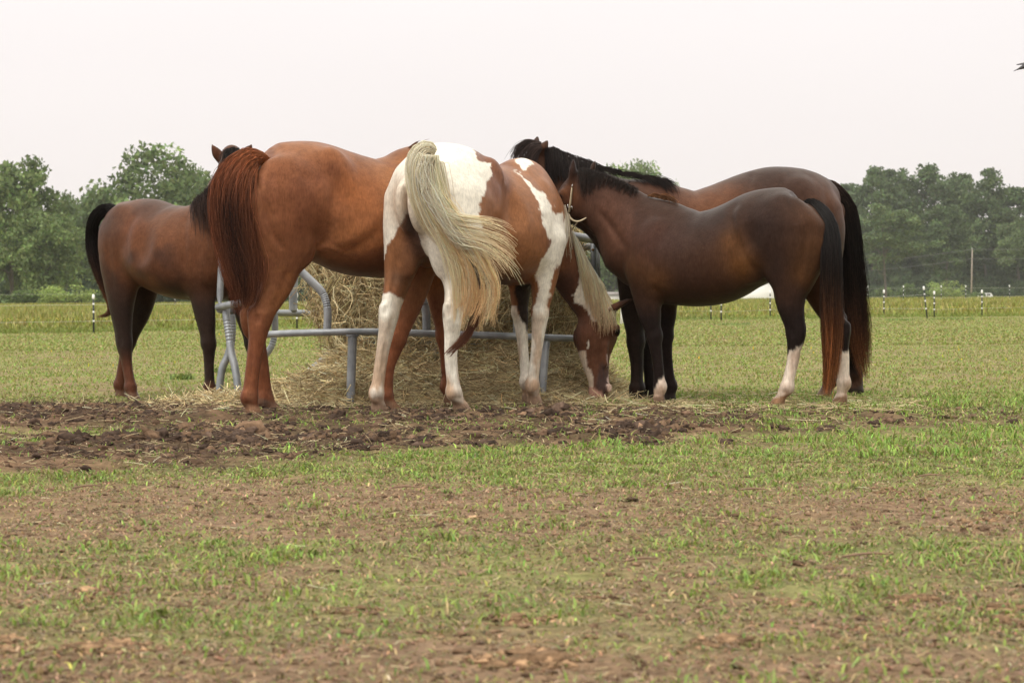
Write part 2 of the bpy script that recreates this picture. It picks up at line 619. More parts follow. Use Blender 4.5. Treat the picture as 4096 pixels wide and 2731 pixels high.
    def mesh(s, name, colour, mat, smooth_iter=2):
        F, lo, h = s.field()
        V, Q = surface_nets(F, lo, h)
        # relax
        e = np.vstack([Q[:, [0, 1]], Q[:, [1, 2]], Q[:, [2, 3]], Q[:, [3, 0]]])
        e = np.unique(np.sort(e, 1), axis=0)
        deg = np.bincount(e.ravel(), minlength=len(V))[:, None]
        for _ in range(smooth_iter):
            for lam in (0.5, -0.53):
                acc = np.zeros_like(V)
                for c in range(3):
                    acc[:, c] = np.bincount(e[:, 0], V[e[:, 1], c], len(V)) + np.bincount(e[:, 1], V[e[:, 0], c], len(V))
                V = V + lam * (acc / deg - V)
        n = np.cross(V[Q[:, 2]] - V[Q[:, 0]], V[Q[:, 3]] - V[Q[:, 1]])
        N = np.zeros_like(V)
        for j in range(4):
            for c in range(3):
                N[:, c] += np.bincount(Q[:, j], n[:, c], len(V))
        N /= np.linalg.norm(N, axis=1)[:, None] + 1e-9
        # soft irregular relief, then muscle and tendon lines on the near side
        V = V + N * ((fbm(V * [1, 1, .8], 7.5, 3, 5) - .5) * .009 * sstep(.45, .8, V[:, 2]))[:, None]
        if s.lines:
            px, py = project(s.l2w(V))
            view = (CAM_P - s.l2w(V)); view /= np.linalg.norm(view, axis=1)[:, None]
            NW = N[:, :1] * s.H + N[:, 1:2] * s.L + N[:, 2:] * np.array([0, 0, 1.0])
            face = sstep(0, .35, (NW * view).sum(1))
            for poly, w, dep in s.lines:
                poly = catmull(np.array(poly, float), 6)
                m = (px > poly[:, 0].min() - 3 * w) & (px < poly[:, 0].max() + 3 * w) & (py > poly[:, 1].min() - 3 * w) & (py < poly[:, 1].max() + 3 * w) & (face > 0)
                if s.near:
                    m &= V[:, 1] * s.near > .0
                if not m.any():
                    continue
                d2 = np.full(m.sum(), 1e9); tt = np.zeros(m.sum())
                for i in range(len(poly) - 1):
                    a, b = poly[i], poly[i + 1]; e_ = b - a
                    t = np.clip(((px[m] - a[0]) * e_[0] + (py[m] - a[1]) * e_[1]) / (e_ @ e_ + 1e-9), 0, 1)
                    q = (px[m] - a[0] - t * e_[0]) ** 2 + (py[m] - a[1] - t * e_[1]) ** 2
                    k = q < d2
                    d2[k] = q[k]; tt[k] = ((i + t) / (len(poly) - 1))[k]
                f = np.exp(-d2 / w ** 2) * sstep(0, .2, tt + .05) * sstep(1.05, .8, tt)
                V[m] -= N[m] * (1.1 * f * dep * face[m])[:, None]
        s.V, s.N = V, N
        C = colour(s, V, N) if colour else np.full((len(V), 3), .3)
        for e_, r in s.marks.get('eyes', []):
            d = np.linalg.norm(V - e_, axis=1)
            w = 1 - sstep(r * .62, r * .95, d)
            C = C * (1 - w[:, None]) + np.array([.006, .005, .004]) * w[:, None]
        me = raw_mesh(name, V, Q, C)
        o = add_obj(name, me, None, mat)
        o.location = s.G
        o.rotation_euler = (0, 0, s.th)
        s.obj = o
        return o

    def inside(s, P, grow=0.0):
        pass
# ------------------------------------------------------------------ the five horses: shapes
def torso(h, st, k=.05, egg=.12, off=0.0, sub=4):
    P, ra, rb = [], [], []
    for (t, b, hw) in st:
        a = h.lp(t[0], t[1], off); c = h.lp(b[0], b[1], off)
        P.append((a + c) / 2); ra.append(np.linalg.norm(a - c) / 2); rb.append(hw)
    h.sweep(P, ra, rb, k=k, sub=sub, egg=egg, capr=.9)
    return np.array(P)


def necksweep(h, st, k=.09, egg=.25, sub=4, side=(0, 1, 0)):
    P, ra, rb = [], [], []
    for (t, b, hw, off) in st:
        a = h.lp(t[0], t[1], off); c = h.lp(b[0], b[1], off)
        P.append((a + c) / 2); ra.append(np.linalg.norm(a - c) / 2); rb.append(hw)
    h.sweep(P, ra, rb, k=k, sub=sub, egg=egg, side=side)
    return np.array(P)


def jl(h, L):
    return [h.lp(x, y, o) for (x, y, o) in L]


HORSES = {}


def build_A():
    """dark bay at the left, facing right, seen a little from the front"""
    G = pt(690, 1590, 15.75)
    h = Horse(G[:2], R(-32), -.045)
    h.VOX = .0125
    torso(h, [((452, 850), (440, 1010), .10), ((490, 818), (470, 1070), .20), ((540, 802), (525, 1085), .25), ((600, 793), (590, 1110), .27),
              ((670, 814), (655, 1168), .325), ((740, 824), (735, 1197), .34), ((800, 816), (815, 1202), .29), ((865, 800), (890, 1200), .23),
              ((930, 840), (955, 1160), .17), ((965, 900), (980, 1100), .11)], egg=[.05, .05, .08, .1, .18, .2, .2, .15, .05, 0])
    # near (right) hind, far hind, near fore, far fore
    n = -.15
    h.leg(jl(h, [(492, 950, n), (488, 1040, n), (486, 1220, n), (499, 1372, n), (510, 1465, n), (524, 1545, n), (536, 1603, n)]), HIND, .96, hock=True)
    f = .13
    h.leg(jl(h, [(560, 960, f), (570, 1060, f), (560, 1230, f), (512, 1372, f), (494, 1455, f), (480, 1535, f), (484, 1600, f)]), HIND, .96, hock=True)
    n = -.13
    h.leg(jl(h, [(800, 1060, n), (806, 1160, n), (822, 1270, n), (836, 1376, n), (838, 1465, n), (841, 1545, n), (850, 1588, n)]), FORE, .98)
    f = .13
    h.leg(jl(h, [(945, 1060, f), (960, 1160, f), (985, 1270, f), (1010, 1376, f), (1015, 1465, f), (1018, 1545, f), (1026, 1590, f)]), FORE, .98)
    h.ell(h.lp(548, 960, -.36), (.14, .07, .07), axis=(.1, 0, -1), k=.09, neg=True)
    # shoulder, haunch
    h.ell(h.lp(800, 1020, -.17), (.2, .11, .07), axis=(-.35, 0, 1), k=.06)
    h.ell(h.lp(474, 930, -.15), (.19, .12, .09), axis=(.25, 0, 1), k=.06)
    # neck rising to a raised head that looks back at the camera
    d = h
    necksweep(h, [((790, 815), (950, 1100), .17, 0), ((825, 760), (965, 960), .125, -.02), ((860, 700), (970, 860), .1, -.05), ((895, 640), (980, 780), .085, -.09)], k=.08)
    poll = h.lp(925, 622, -.12)
    ears = [(h.at(880, 634, 15.32), h.at(846, 578, 15.30)), (h.at(974, 628, 15.2), h.at(1008, 578, 15.18))]
    dirw = np.array([.12, -.62, -.78]); ax = h.w2l(h.G + dirw)
    fr = h.w2l(h.G + np.array([.05, -.8, .6])); sd = h.w2l(h.G + np.array([1.0, .06, 0]))
    c = h.at(928, 625, 15.28)
    h.head(c, c + ax / np.linalg.norm(ax) * .5, fr, side=sd, sc=.95)
    for b, t in ears:
        h.ear(b, t, sd, 1.0)
    h.near = -1
    h.lines = [([(518, 1062), (503, 980), (515, 900), (560, 840)], 15, .010), ([(742, 860), (736, 980), (746, 1090)], 14, .008), ([(430, 960), (440, 1080), (455, 1180)], 14, .006),
               ([(480, 1345), (488, 1385)], 10, .006), ([(505, 1420), (510, 1500)], 5, .004), ([(815, 1300), (822, 1345)], 8, .004), ([(770, 900), (790, 1010), (770, 1100)], 20, .006)]
    HORSES['A'] = h
    return h


def build_B():
    """chestnut, back three-quarter, facing right"""
    G = pt(1300, 1650, 13.3)
    h = Horse(G[:2], R(27), 0)
    torso(h, [((985, 640), (960, 830), .11), ((1035, 600), (1000, 930), .20), ((1100, 578), (1080, 985), .262), ((1170, 566), (1170, 1000), .285),
              ((1240, 568), (1262, 1012), .28), ((1320, 590), (1340, 1060), .275), ((1400, 620), (1430, 1098), .30), ((1480, 636), (1515, 1110), .305),
              ((1560, 622), (1600, 1112), .29), ((1640, 588), (1680, 1112), .25), ((1710, 582), (1760, 1095), .22), ((1775, 650), (1830, 1050), .16)],
          egg=[0, .05, .08, .08, .06, .1, .15, .18, .22, .28, .22, .1])
    n = -.15
    h.leg(jl(h, [(1090, 800, n), (1105, 920, n), (1108, 1110, n), (1042, 1282, n), (1018, 1440, n), (1000, 1585, n), (1016, 1668, n)]), HIND, 1.06, hock=True, fat=1.06)
    f = .12
    h.leg(jl(h, [(1040, 800, f), (1050, 920, f), (1045, 1110, f), (1012, 1285, f), (1046, 1440, f), (1062, 1590, f), (1104, 1658, f)]), HIND, 1.04, hock=True)
    n = -.14
    h.leg(jl(h, [(1690, 980, n), (1672, 1090, n), (1632, 1225, n), (1588, 1362, n), (1556, 1470, n), (1546, 1578, n), (1562, 1636, n)]), FORE, 1.04)
    f = .12
    h.leg(jl(h, [(1745, 1000, f), (1752, 1100, f), (1766, 1220, f), (1782, 1350, f), (1790, 1450, f), (1793, 1540, f), (1804, 1610, f)]), FORE, 1.02)
    # muscle masses: haunch, stifle, flank hollow, shoulder, triceps
    h.ell(h.lp(1140, 790, -.17), (.24, .17, .10), axis=(.3, 0, -1), k=.07)
    h.ell(h.lp(1190, 990, -.16), (.12, .10, .075), axis=(.5, 0, -1), k=.06)
    h.ell(h.lp(1050, 860, -.13), (.23, .08, .085), axis=(-.05, 0, 1), k=.05)
    h.ell(h.lp(1340, 670, -.185), (.11, .07, .05), axis=(.5, 0, -1), k=.09)
    h.ell(h.lp(1375, 760, -.34), (.13, .07, .075), axis=(.2, 0, -1), k=.07, neg=True)
    h.ell(h.lp(1700, 860, -.17), (.24, .10, .08), axis=(-.45, 0, 1), k=.07)
    h.ell(h.lp(1670, 1020, -.17), (.13, .10, .07), axis=(-.5, 0, 1), k=.05)
    # neck lowered behind the paint horse, head in the feeder
    necksweep(h, [((1690, 590), (1800, 1010), .17, 0), ((1760, 610), (1830, 900), .12, .03), ((1830, 650), (1870, 890), .1, .05), ((1900, 700), (1910, 890), .085, .07)], k=.09)
    h.head(h.lp(1915, 745, .08), h.lp(1975, 1075, .08), (1, 0, .3), sc=1.0)
    h.near = -1
    h.lines = [([(1020, 700), (1045, 800), (1078, 900), (1102, 955), (1140, 1005)], 13, .011), ([(1078, 690), (1086, 800), (1100, 890)], 20, .006),
               ([(1215, 1060), (1262, 1008), (1300, 960), (1322, 900), (1330, 820), (1345, 730)], 16, .010), ([(1258, 1012), (1310, 986), (1375, 1016)], 10, -.009),
               ([(1330, 990), (1420, 952), (1520, 862), (1570, 780)], 36, -.009), ([(1340, 1010), (1430, 985), (1530, 910)], 22, .007), ([(1152, 1080), (1124, 1170), (1088, 1240)], 16, .007), ([(1030, 1258), (1028, 1296)], 13, .010), ([(1000, 1228), (1020, 1180), (1044, 1120)], 9, .009),
               ([(1013, 1360), (1006, 1450), (1000, 1530)], 6, .006), ([(985, 1612), (1010, 1622)], 8, .006), ([(1190, 700), (1270, 720), (1330, 680)], 26, .005), ([(1050, 1270), (1075, 1240)], 12, -.006), ([(1050, 1420), (1062, 1540)], 6, .005)]
    HORSES['B'] = h
    return h


def build_C():
    """brown and white paint, seen from behind, head down to the right"""
    G = pt(1690, 1655, 12.95)
    h = Horse(G[:2], R(58), 0)
    st = [(-.15, 1.36, 1.02, .10), (-.06, 1.49, .93, .185), (.06, 1.55, .90, .235), (.20, 1.572, .89, .258), (.34, 1.56, .87, .268), (.48, 1.51, .84, .262),
          (.62, 1.48, .79, .30), (.78, 1.462, .755, .328), (.94, 1.475, .745, .315), (1.08, 1.525, .74, .265), (1.2, 1.50, .76, .22), (1.32, 1.36, .84, .16)]
    h.sweep([(x, -.04 * float(sstep(.6, .2, x)), (a + b) / 2) for x, a, b, w in st], [(a - b) / 2 for x, a, b, w in st], [w for x, a, b, w in st],
            k=.05, sub=4, egg=[0, .03, .05, .05, .05, .08, .14, .17, .2, .26, .22, .1], capr=.9)
    A = h.at
    # left hind steps out; right hind carries the weight
    h.leg([A(1640, 800, 13.12), A(1632, 930, 13.12), A(1592, 1105, 13.06), A(1556, 1262, 13.0), A(1528, 1425, 13.0), A(1508, 1568, 13.0), A(1516, 1650, 13.05)], HIND, 1.02, hock=True, fat=.95)
    h.leg([A(1860, 800, 12.95), A(1850, 930, 12.92), A(1835, 1105, 12.92), A(1812, 1258, 12.85), A(1804, 1425, 12.86), A(1816, 1562, 12.88), A(1850, 1648, 12.96)], HIND, 1.04, hock=True, fat=.98)
    h.leg([A(2200, 960, 13.72), A(2186, 1060, 13.72), A(2172, 1160, 13.72), A(2161, 1252, 13.72), A(2145, 1420, 13.73), A(2131, 1535, 13.74), A(2138, 1622, 13.8)], FORE, 1.06, fat=1.0)
    h.leg([A(2085, 980, 13.95), A(2084, 1080, 13.95), A(2080, 1170, 13.95), A(2080, 1252, 13.95), A(2094, 1400, 13.95), A(2106, 1520, 13.95), A(2116, 1612, 14.0)], FORE, 1.0)
    # haunches, points of hip, stifle, shoulder
    for sg in (1, -1):
        h.ell((.12, .145 * sg - .035, 1.22), (.24, .16, .10), axis=(.25, 0, -1), k=.07)
        h.ell((-.035, .115 * sg - .04, 1.10), (.30, .07, .085), axis=(-.05, .05 * sg, 1), k=.09)
        h.ell((.46, .2 * sg, 1.40), (.09, .06, .05), axis=(.6, 0, -1), k=.06)
        h.ell((.55, .33 * sg, 1.22), (.13, .08, .07), axis=(.2, 0, -1), k=.08, neg=True)
        h.ell((.27, .16 * sg, .96), (.12, .09, .07), axis=(.5, 0, -1), k=.06)
        h.ell((1.14, .165 * sg, 1.12), (.25, .11, .085), axis=(.35, 0, -1), k=.07)
    # cleft under the tail
    h.sweep([(-.26, -.04, 1.32), (-.19, -.04, 1.15), (-.14, -.04, 1.0)], .05, .015, k=.05, neg=True)
    s0 = np.array([0, 1.0, 0])
    s1 = h.w2l(h.G + np.array([-.40, .92, 0]))
    h.sweep([(1.0, 0, 1.22), A(2152, 885, 13.96), A(2214, 985, 14.1), A(2278, 1090, 14.18), A(2326, 1172, 14.22), A(2376, 1252, 14.25)],
            [.19, .185, .15, .128, .115, .10], [.17, .15, .12, .095, .085, .075], side=[s0, s0 * .7 + s1 * .3, s0 * .4 + s1 * .6, s1, s1, s1], k=.08, sub=4, egg=0)
    # head down in the hay
    fr = h.w2l(h.G + np.array([.93, .36, .05]))
    poll, muz = A(2418, 1238, 14.25), A(2402, 1580, 14.2)
    C_ = [(2402, 1252, .105, .078), (2388, 1325, .142, .094), (2380, 1380, .128, .086), (2381, 1438, .098, .066), (2391, 1500, .074, .053), (2398, 1550, .064, .052), (2396, 1578, .055, .046)]
    h.sweep([A(x, y, 14.25 - (y - 1250) * .00016) for x, y, a, b in C_], [a for x, y, a, b in C_], [b for x, y, a, b in C_], side=s1, k=.04, sub=4)
    for sg in (1, -1):
        o = s1 / np.linalg.norm(s1) * sg
        e = A(2444, 1328, 14.24) + o * .076
        ax = np.array([0, 0, -1.0])
        h.ell(e + o * -.004 + np.array([0, 0, .012]), (.045, .03, .02), axis=ax, side=s1, k=.02)
        h.ell(e + o * .008, (.021, .019, .016), axis=ax, side=s1, k=.008)
        h.marks.setdefault('eyes', []).append((e + o * .012, .027))
        h.ell(A(2352, 1350, 14.24) + o * .062, (.085, .075, .035), axis=ax, side=s1, k=.03)
        h.sweep([A(2400, 1375, 14.24) + o * .08, A(2408, 1460, 14.22) + o * .056], .014, .012, side=s1, k=.025)
        nz = A(2424, 1550, 14.2) + o * .042
        h.ell(nz, (.03, .022, .016), axis=ax, side=s1, k=.02)
        h.ell(nz + o * .014, (.016, .009, .012), axis=ax, side=s1, k=.012, neg=True)
        h.marks.setdefault('nose', []).append((nz + o * .01, .02))
    h.ell(A(2376, 1568, 14.2), (.04, .034, .036), axis=(0, 0, 1), side=s1, k=.025)
    h.ear(A(2444, 1234, 14.17), A(2534, 1194, 14.12), h.w2l(h.G + np.array([.3, .25, 1.0])), .8, w=.03)
    h.ear(A(2438, 1244, 14.36), A(2490, 1212, 14.45), s1, 1.0, w=.03)
    h.near = 0
    h.lines = [([(2046, 720), (2038, 860), (2046, 960), (2060, 1040)], 26, .014), ([(2010, 660), (2012, 760), (1985, 900)], 18, -.007), ([(1592, 1010), (1578, 1110), (1562, 1180)], 12, .007), ([(1546, 1222), (1540, 1262)], 11, .008), ([(1570, 1270), (1560, 1330)], 9, .006),
               ([(1542, 1370), (1527, 1490)], 6, .006), ([(1792, 1222), (1800, 1268)], 11, .008), ([(1835, 1240), (1828, 1290)], 9, .006), ([(1812, 1370), (1816, 1510)], 7, .007), ([(2140, 1320), (2132, 1480)], 6, .006), ([(2150, 1225), (2146, 1262)], 8, .005),
               ([(2175, 850), (2218, 950), (2196, 1040)], 24, .008), ([(2120, 780), (2150, 900), (2150, 1010)], 26, .006), ([(2080, 1210), (2076, 1260)], 9, .006), ([(1495, 1592), (1525, 1600)], 8, .006), ([(1815, 1598), (1845, 1590)], 8, .006), ([(2360, 1350), (2352, 1410), (2362, 1450)], 10, .007), ([(2330, 1395), (2372, 1400)], 8, .005), ([(2395, 1400), (2400, 1480)], 10, .004)]
    HORSES['C'] = h
    return h


def build_D():
    """small brown horse at the front right, facing left"""
    G = pt(2950, 1625, 13.8)
    h = Horse(G[:2], R(158), 0)
    torso(h, [((3258, 806), (3262, 960), .09), ((3228, 778), (3222, 1040), .165), ((3170, 754), (3162, 1090), .205), ((3110, 750), (3102, 1105), .222),
              ((3040, 763), (3040, 1130), .225), ((2960, 801), (2968, 1166), .24), ((2880, 833), (2882, 1212), .262), ((2800, 848), (2792, 1226), .26),
              ((2720, 826), (2692, 1220), .235), ((2640, 800), (2612, 1206), .20), ((2570, 830), (2540, 1188), .17), ((2520, 900), (2492, 1150), .115)],
          egg=[0, .05, .06, .06, .08, .12, .16, .18, .22, .28, .2, .1])
    n = .12
    h.leg(jl(h, [(3190, 920, n), (3190, 1010, n), (3160, 1190, n), (3180, 1338, n), (3170, 1440, n), (3146, 1545, n), (3104, 1628, n)]), HIND, .88, hock=True, fat=1.05)
    f = -.12
    h.leg(jl(h, [(3225, 920, f), (3235, 1010, f), (3290, 1190, f), (3360, 1330, f), (3371, 1430, f), (3373, 1528, f), (3362, 1612, f)]), HIND, .88, hock=True)
    n = .11
    h.leg(jl(h, [(2575, 1080, n), (2583, 1165, n), (2600, 1262, n), (2616, 1348, n), (2627, 1442, n), (2637, 1542, n), (2634, 1618, n)]), FORE, .9, fat=1.02)
    f = -.11
    h.leg(jl(h, [(2650, 1080, f), (2656, 1165, f), (2663, 1262, f), (2661, 1348, f), (2666, 1442, f), (2680, 1540, f), (2680, 1606, f)]), FORE, .88)
    h.ell(h.lp(3140, 930, .125), (.22, .16, .09), axis=(.2, 0, -1), k=.09)
    h.ell(h.lp(3120, 1080, .13), (.1, .085, .06), axis=(.5, 0, -1), k=.05)
    h.ell(h.lp(3222, 1000, .095), (.2, .06, .07), axis=(-.05, 0, 1), k=.08)
    h.ell(h.lp(2985, 950, .28), (.10, .06, .06), axis=(.2, 0, -1), k=.06, neg=True)
    h.ell(h.lp(2590, 1010, .13), (.2, .085, .065), axis=(.4, 0, -1), k=.06)
    h.ell(h.lp(2610, 1120, .13), (.1, .085, .055), axis=(.4, 0, -1), k=.05)
    necksweep(h, [((2620, 800), (2482, 1110), .135, 0), ((2530, 745), (2436, 1000), .10, 0), ((2455, 718), (2385, 935), .085, 0), ((2395, 700), (2335, 895), .078, 0), ((2345, 698), (2298, 870), .072, 0)], k=.07)
    h.head(h.lp(2318, 728, 0), h.lp(2178, 985, -.02), (1, 0, .6), sc=.86)
    sd = (0, 1, 0)
    h.ear(h.lp(2290, 715, .05), h.lp(2294, 636, .065), sd, .95)
    h.ear(h.lp(2366, 690, -.07), h.lp(2381, 640, -.085), sd, .62)
    h.near = 1
    h.lines = [([(2960, 800), (2925, 850), (2948, 960), (3000, 1060), (3055, 1108)], 16, .011), ([(2540, 800), (2522, 930), (2500, 1050)], 22, .007), ([(2650, 900), (2606, 1030), (2650, 1115)], 26, .005), ([(3235, 880), (3218, 1000), (3188, 1120)], 15, .008), ([(3150, 760), (3190, 840), (3200, 900)], 26, .004),
               ([(3168, 1306), (3176, 1352)], 11, .008), ([(3130, 1250), (3150, 1310)], 10, .005), ([(3176, 1400), (3160, 1495)], 6, .005), ([(2612, 1310), (2602, 1352)], 8, .005), ([(2588, 1220), (2602, 1290)], 9, .005), ([(2390, 840), (2460, 930), (2500, 1000)], 15, .010), ([(3125, 1566), (3148, 1572)], 8, .006),
               ([(2980, 1130), (3050, 1116)], 10, -.006), ([(2600, 1150), (2660, 1180)], 14, .006)]
    HORSES['D'] = h
    return h


def build_E():
    """big dark bay behind, facing left"""
    G = pt(2950, 1600, 14.78)
    h = Horse(G[:2], R(197), 0)
    torso(h, [((3350, 805), (3350, 900), .055), ((3326, 730), (3328, 970), .12), ((3288, 696), (3294, 1010), .195), ((3228, 673), (3236, 1050), .25), ((3150, 665), (3160, 1085), .267),
              ((3070, 671), (3080, 1110), .265), ((2980, 701), (2990, 1140), .28), ((2890, 738), (2880, 1165), .29), ((2790, 765), (2780, 1180), .29),
              ((2700, 746), (2680, 1185), .27), ((2620, 724), (2580, 1180), .24), ((2530, 750), (2490, 1165), .19), ((2488, 830), (2450, 1110), .12)],
          egg=[0, 0, .05, .06, .06, .08, .12, .16, .18, .24, .28, .2, .1])
    n = .14
    h.leg(jl(h, [(3255, 850, n), (3270, 950, n), (3300, 1140, n), (3345, 1300, n), (3335, 1420, n), (3318, 1520, n), (3296, 1590, n)]), HIND, 1.0, hock=True)
    f = -.13
    h.leg(jl(h, [(3255, 850, f), (3270, 950, f), (3320, 1140, f), (3385, 1290, f), (3402, 1400, f), (3420, 1500, f), (3428, 1545, f)]), HIND, 1.0, hock=True)
    n = .13
    h.leg(jl(h, [(2545, 1000, n), (2535, 1100, n), (2538, 1250, n), (2541, 1370, n), (2545, 1460, n), (2546, 1548, n), (2536, 1608, n)]), FORE, 1.06, fat=1.05, low=1.08)
    f = -.13
    h.leg(jl(h, [(2590, 1000, f), (2580, 1100, f), (2580, 1250, f), (2582, 1370, f), (2590, 1460, f), (2600, 1540, f), (2592, 1594, f)]), FORE, 1.0)
    h.ell(h.lp(3180, 860, .16), (.24, .16, .1), axis=(.25, 0, -1), k=.06)
    h.ell(h.lp(3272, 920, .11), (.24, .075, .09), axis=(-.05, 0, 1), k=.10)
    h.ell(h.lp(2600, 960, .16), (.24, .1, .08), axis=(.4, 0, -1), k=.07)
    necksweep(h, [((2640, 728), (2455, 1085), .145, 0), ((2530, 720), (2416, 1000), .115, -.03), ((2430, 692), (2362, 938), .1, -.08), ((2330, 646), (2275, 885), .092, -.14), ((2240, 612), (2205, 830), .085, -.19), ((2190, 600), (2165, 780), .08, -.2)], k=.08)
    h.head(h.lp(2165, 628, -.2), h.lp(1985, 930, -.2), (1, 0, .6), sc=1.0)
    h.ear(h.lp(2168, 600, -.145), h.lp(2190, 563, -.13), (0, 1, 0), .98)
    h.ear(h.lp(2140, 590, -.26), h.lp(2150, 547, -.27), (0, 1, 0), .9)
    h.near = 1
    h.lines = [([(3010, 685), (2992, 760), (3010, 860)], 16, .010), ([(3300, 760), (3318, 860), (3320, 940)], 14, .006), ([(2545, 1320), (2538, 1362)], 9, .005), ([(2548, 1400), (2548, 1500)], 6, .004), ([(2700, 760), (2680, 840)], 24, .006)]
    HORSES['E'] = h
    return h
# ------------------------------------------------------------------ coats
def poly_sd(px, py, poly):
    """signed distance (negative inside) of points to a polygon"""
    poly = np.asarray(poly, float)
    d = np.full(len(px), 1e9); ins = np.zeros(len(px), bool)
    n = len(poly)
    for i in range(n):
        ax, ay = poly[i]; bx, by = poly[(i + 1) % n]
        ex, ey = bx - ax, by - ay
        wx, wy = px - ax, py - ay
        t = np.clip((wx * ex + wy * ey) / (ex * ex + ey * ey + 1e-9), 0, 1)
        d = np.minimum(d, np.hypot(wx - t * ex, wy - t * ey))
        c = ((ay <= py) & (by > py)) | ((ay > py) & (by <= py))
        xx = ax + (py - ay) / (by - ay + 1e-12) * ex
        ins ^= c & (px < xx)
    return np.where(ins, -d, d)


def legid(h, V):
    """index of the nearest limb for every vertex and the distance to it"""
    best = np.full(len(V), 1e9); who = np.zeros(len(V), int)
    for i, (P, gr) in enumerate(h.marks['legs']):
        C = catmull(np.vstack([P, gr]), 4)
        d = np.full(len(V), 1e9)
        for c in C:
            d = np.minimum(d, ((V - c) ** 2).sum(1))
        m = d < best
        best[m] = d[m]; who[m] = i
    return who, np.sqrt(best)


def mixc(C, col, w):
    w = np.clip(w, 0, 1)[:, None]
    return C * (1 - w) + np.asarray(col) * w


def grime(h, V, C, col, amount=.5, ztop=.6):
    w = amount * sstep(ztop, .05, V[:, 2]) * sstep(.42, .62, fbm(V * [1, 1, .45], 14, 4, 5))
    return mixc(C, col, w)


def hooves(h, V, C, who, cols, z=.062):
    for i, (P, gr) in enumerate(h.marks['legs']):
        w = sstep(z + .012, z - .004, V[:, 2] + (V[:, 0] - gr[0]) * .25) * (who == i)
        C = mixc(C, cols[i], w)
    return C


def coat_A(h, V, N):
    who, d = legid(h, V)
    C = np.tile(np.array([.088, .036, .018]), (len(V), 1))
    n = fbm(V, 3.2, 3, 1)
    C = mixc(C, (.036, .019, .014), sstep(.42, .62, n) * .75)
    q = h.lp(530, 900, -.25)
    C = mixc(C, (.10, .038, .02), np.exp(-((V - q) ** 2).sum(1) / .012) * .7)
    q = h.lp(450, 900, -.2)
    C = mixc(C, (.04, .026, .021), np.exp(-((V - q) ** 2).sum(1) / .02) * .8)
    z = V[:, 2]
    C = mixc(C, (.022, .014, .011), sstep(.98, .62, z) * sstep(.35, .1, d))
    C = mixc(C, (.075, .03, .018), sstep(.40, .22, z) * (who < 2))
    C = mixc(C, (.06, .026, .016), sstep(.18, .10, z) * (who >= 2))
    # neck and head
    C = mixc(C, (.06, .026, .016), sstep(1.25, 1.5, z) * .6)
    C = hooves(h, V, C, who, [(.09, .05, .032)] * 4)
    return C * (0.85 + 0.3 * fbm(V * [1, 1, .5], 22, 3, 9))[:, None]


def coat_B(h, V, N):
    who, d = legid(h, V)
    C = np.tile(np.array([.20, .083, .035]), (len(V), 1))
    n = fbm(V, 2.6, 3, 2)
    C = mixc(C, (.125, .053, .027), sstep(.42, .62, n) * .8)
    for (px, py, off, r, col, a) in [(1340, 700, -.28, .03, (.12, .048, .03), .7), (1420, 760, -.3, .03, (.25, .092, .036), .8), (1500, 980, -.3, .05, (.25, .09, .036), .4),
                                     (1300, 1000, -.2, .008, (.28, .12, .06), .7), (1150, 700, -.25, .06, (.15, .055, .028), .5), (1180, 900, -.25, .05, (.15, .053, .026), .5)]:
        q = h.lp(px, py, off)
        C = mixc(C, col, np.exp(-((V - q) ** 2).sum(1) / r) * a)
    z = V[:, 2]
    C = mixc(C, (.055, .026, .018), sstep(.98, .82, z) * (np.abs(V[:, 1]) < .3) * sstep(.1, .3, d) * .8)  # darker belly: shade under the barrel painted into the coat
    C = mixc(C, (.14, .051, .025), sstep(.7, .4, z))
    C = mixc(C, (.11, .042, .024), sstep(.55, .62, fbm(V, 9, 3, 4)) * .35)
    C = mixc(C, (.10, .038, .022), sstep(.16, .08, z) * .5)
    C = mixc(C, (.33, .2, .14), sstep(1.46, 1.52, z) * (V[:, 0] > .75) * sstep(.52, .72, fbm(V * [1, .4, 3], 30, 3, 3)) * .6)
    C = hooves(h, V, C, who, [(.16, .085, .05), (.12, .075, .055), (.14, .08, .05), (.14, .08, .05)], z=.055)
    C = grime(h, V, C, (.20, .10, .055), .5, .2)
    return C * (0.86 + 0.28 * fbm(V * [1, 1, .5], 24, 3, 9))[:, None]


WHITE = (.68, .64, .55)


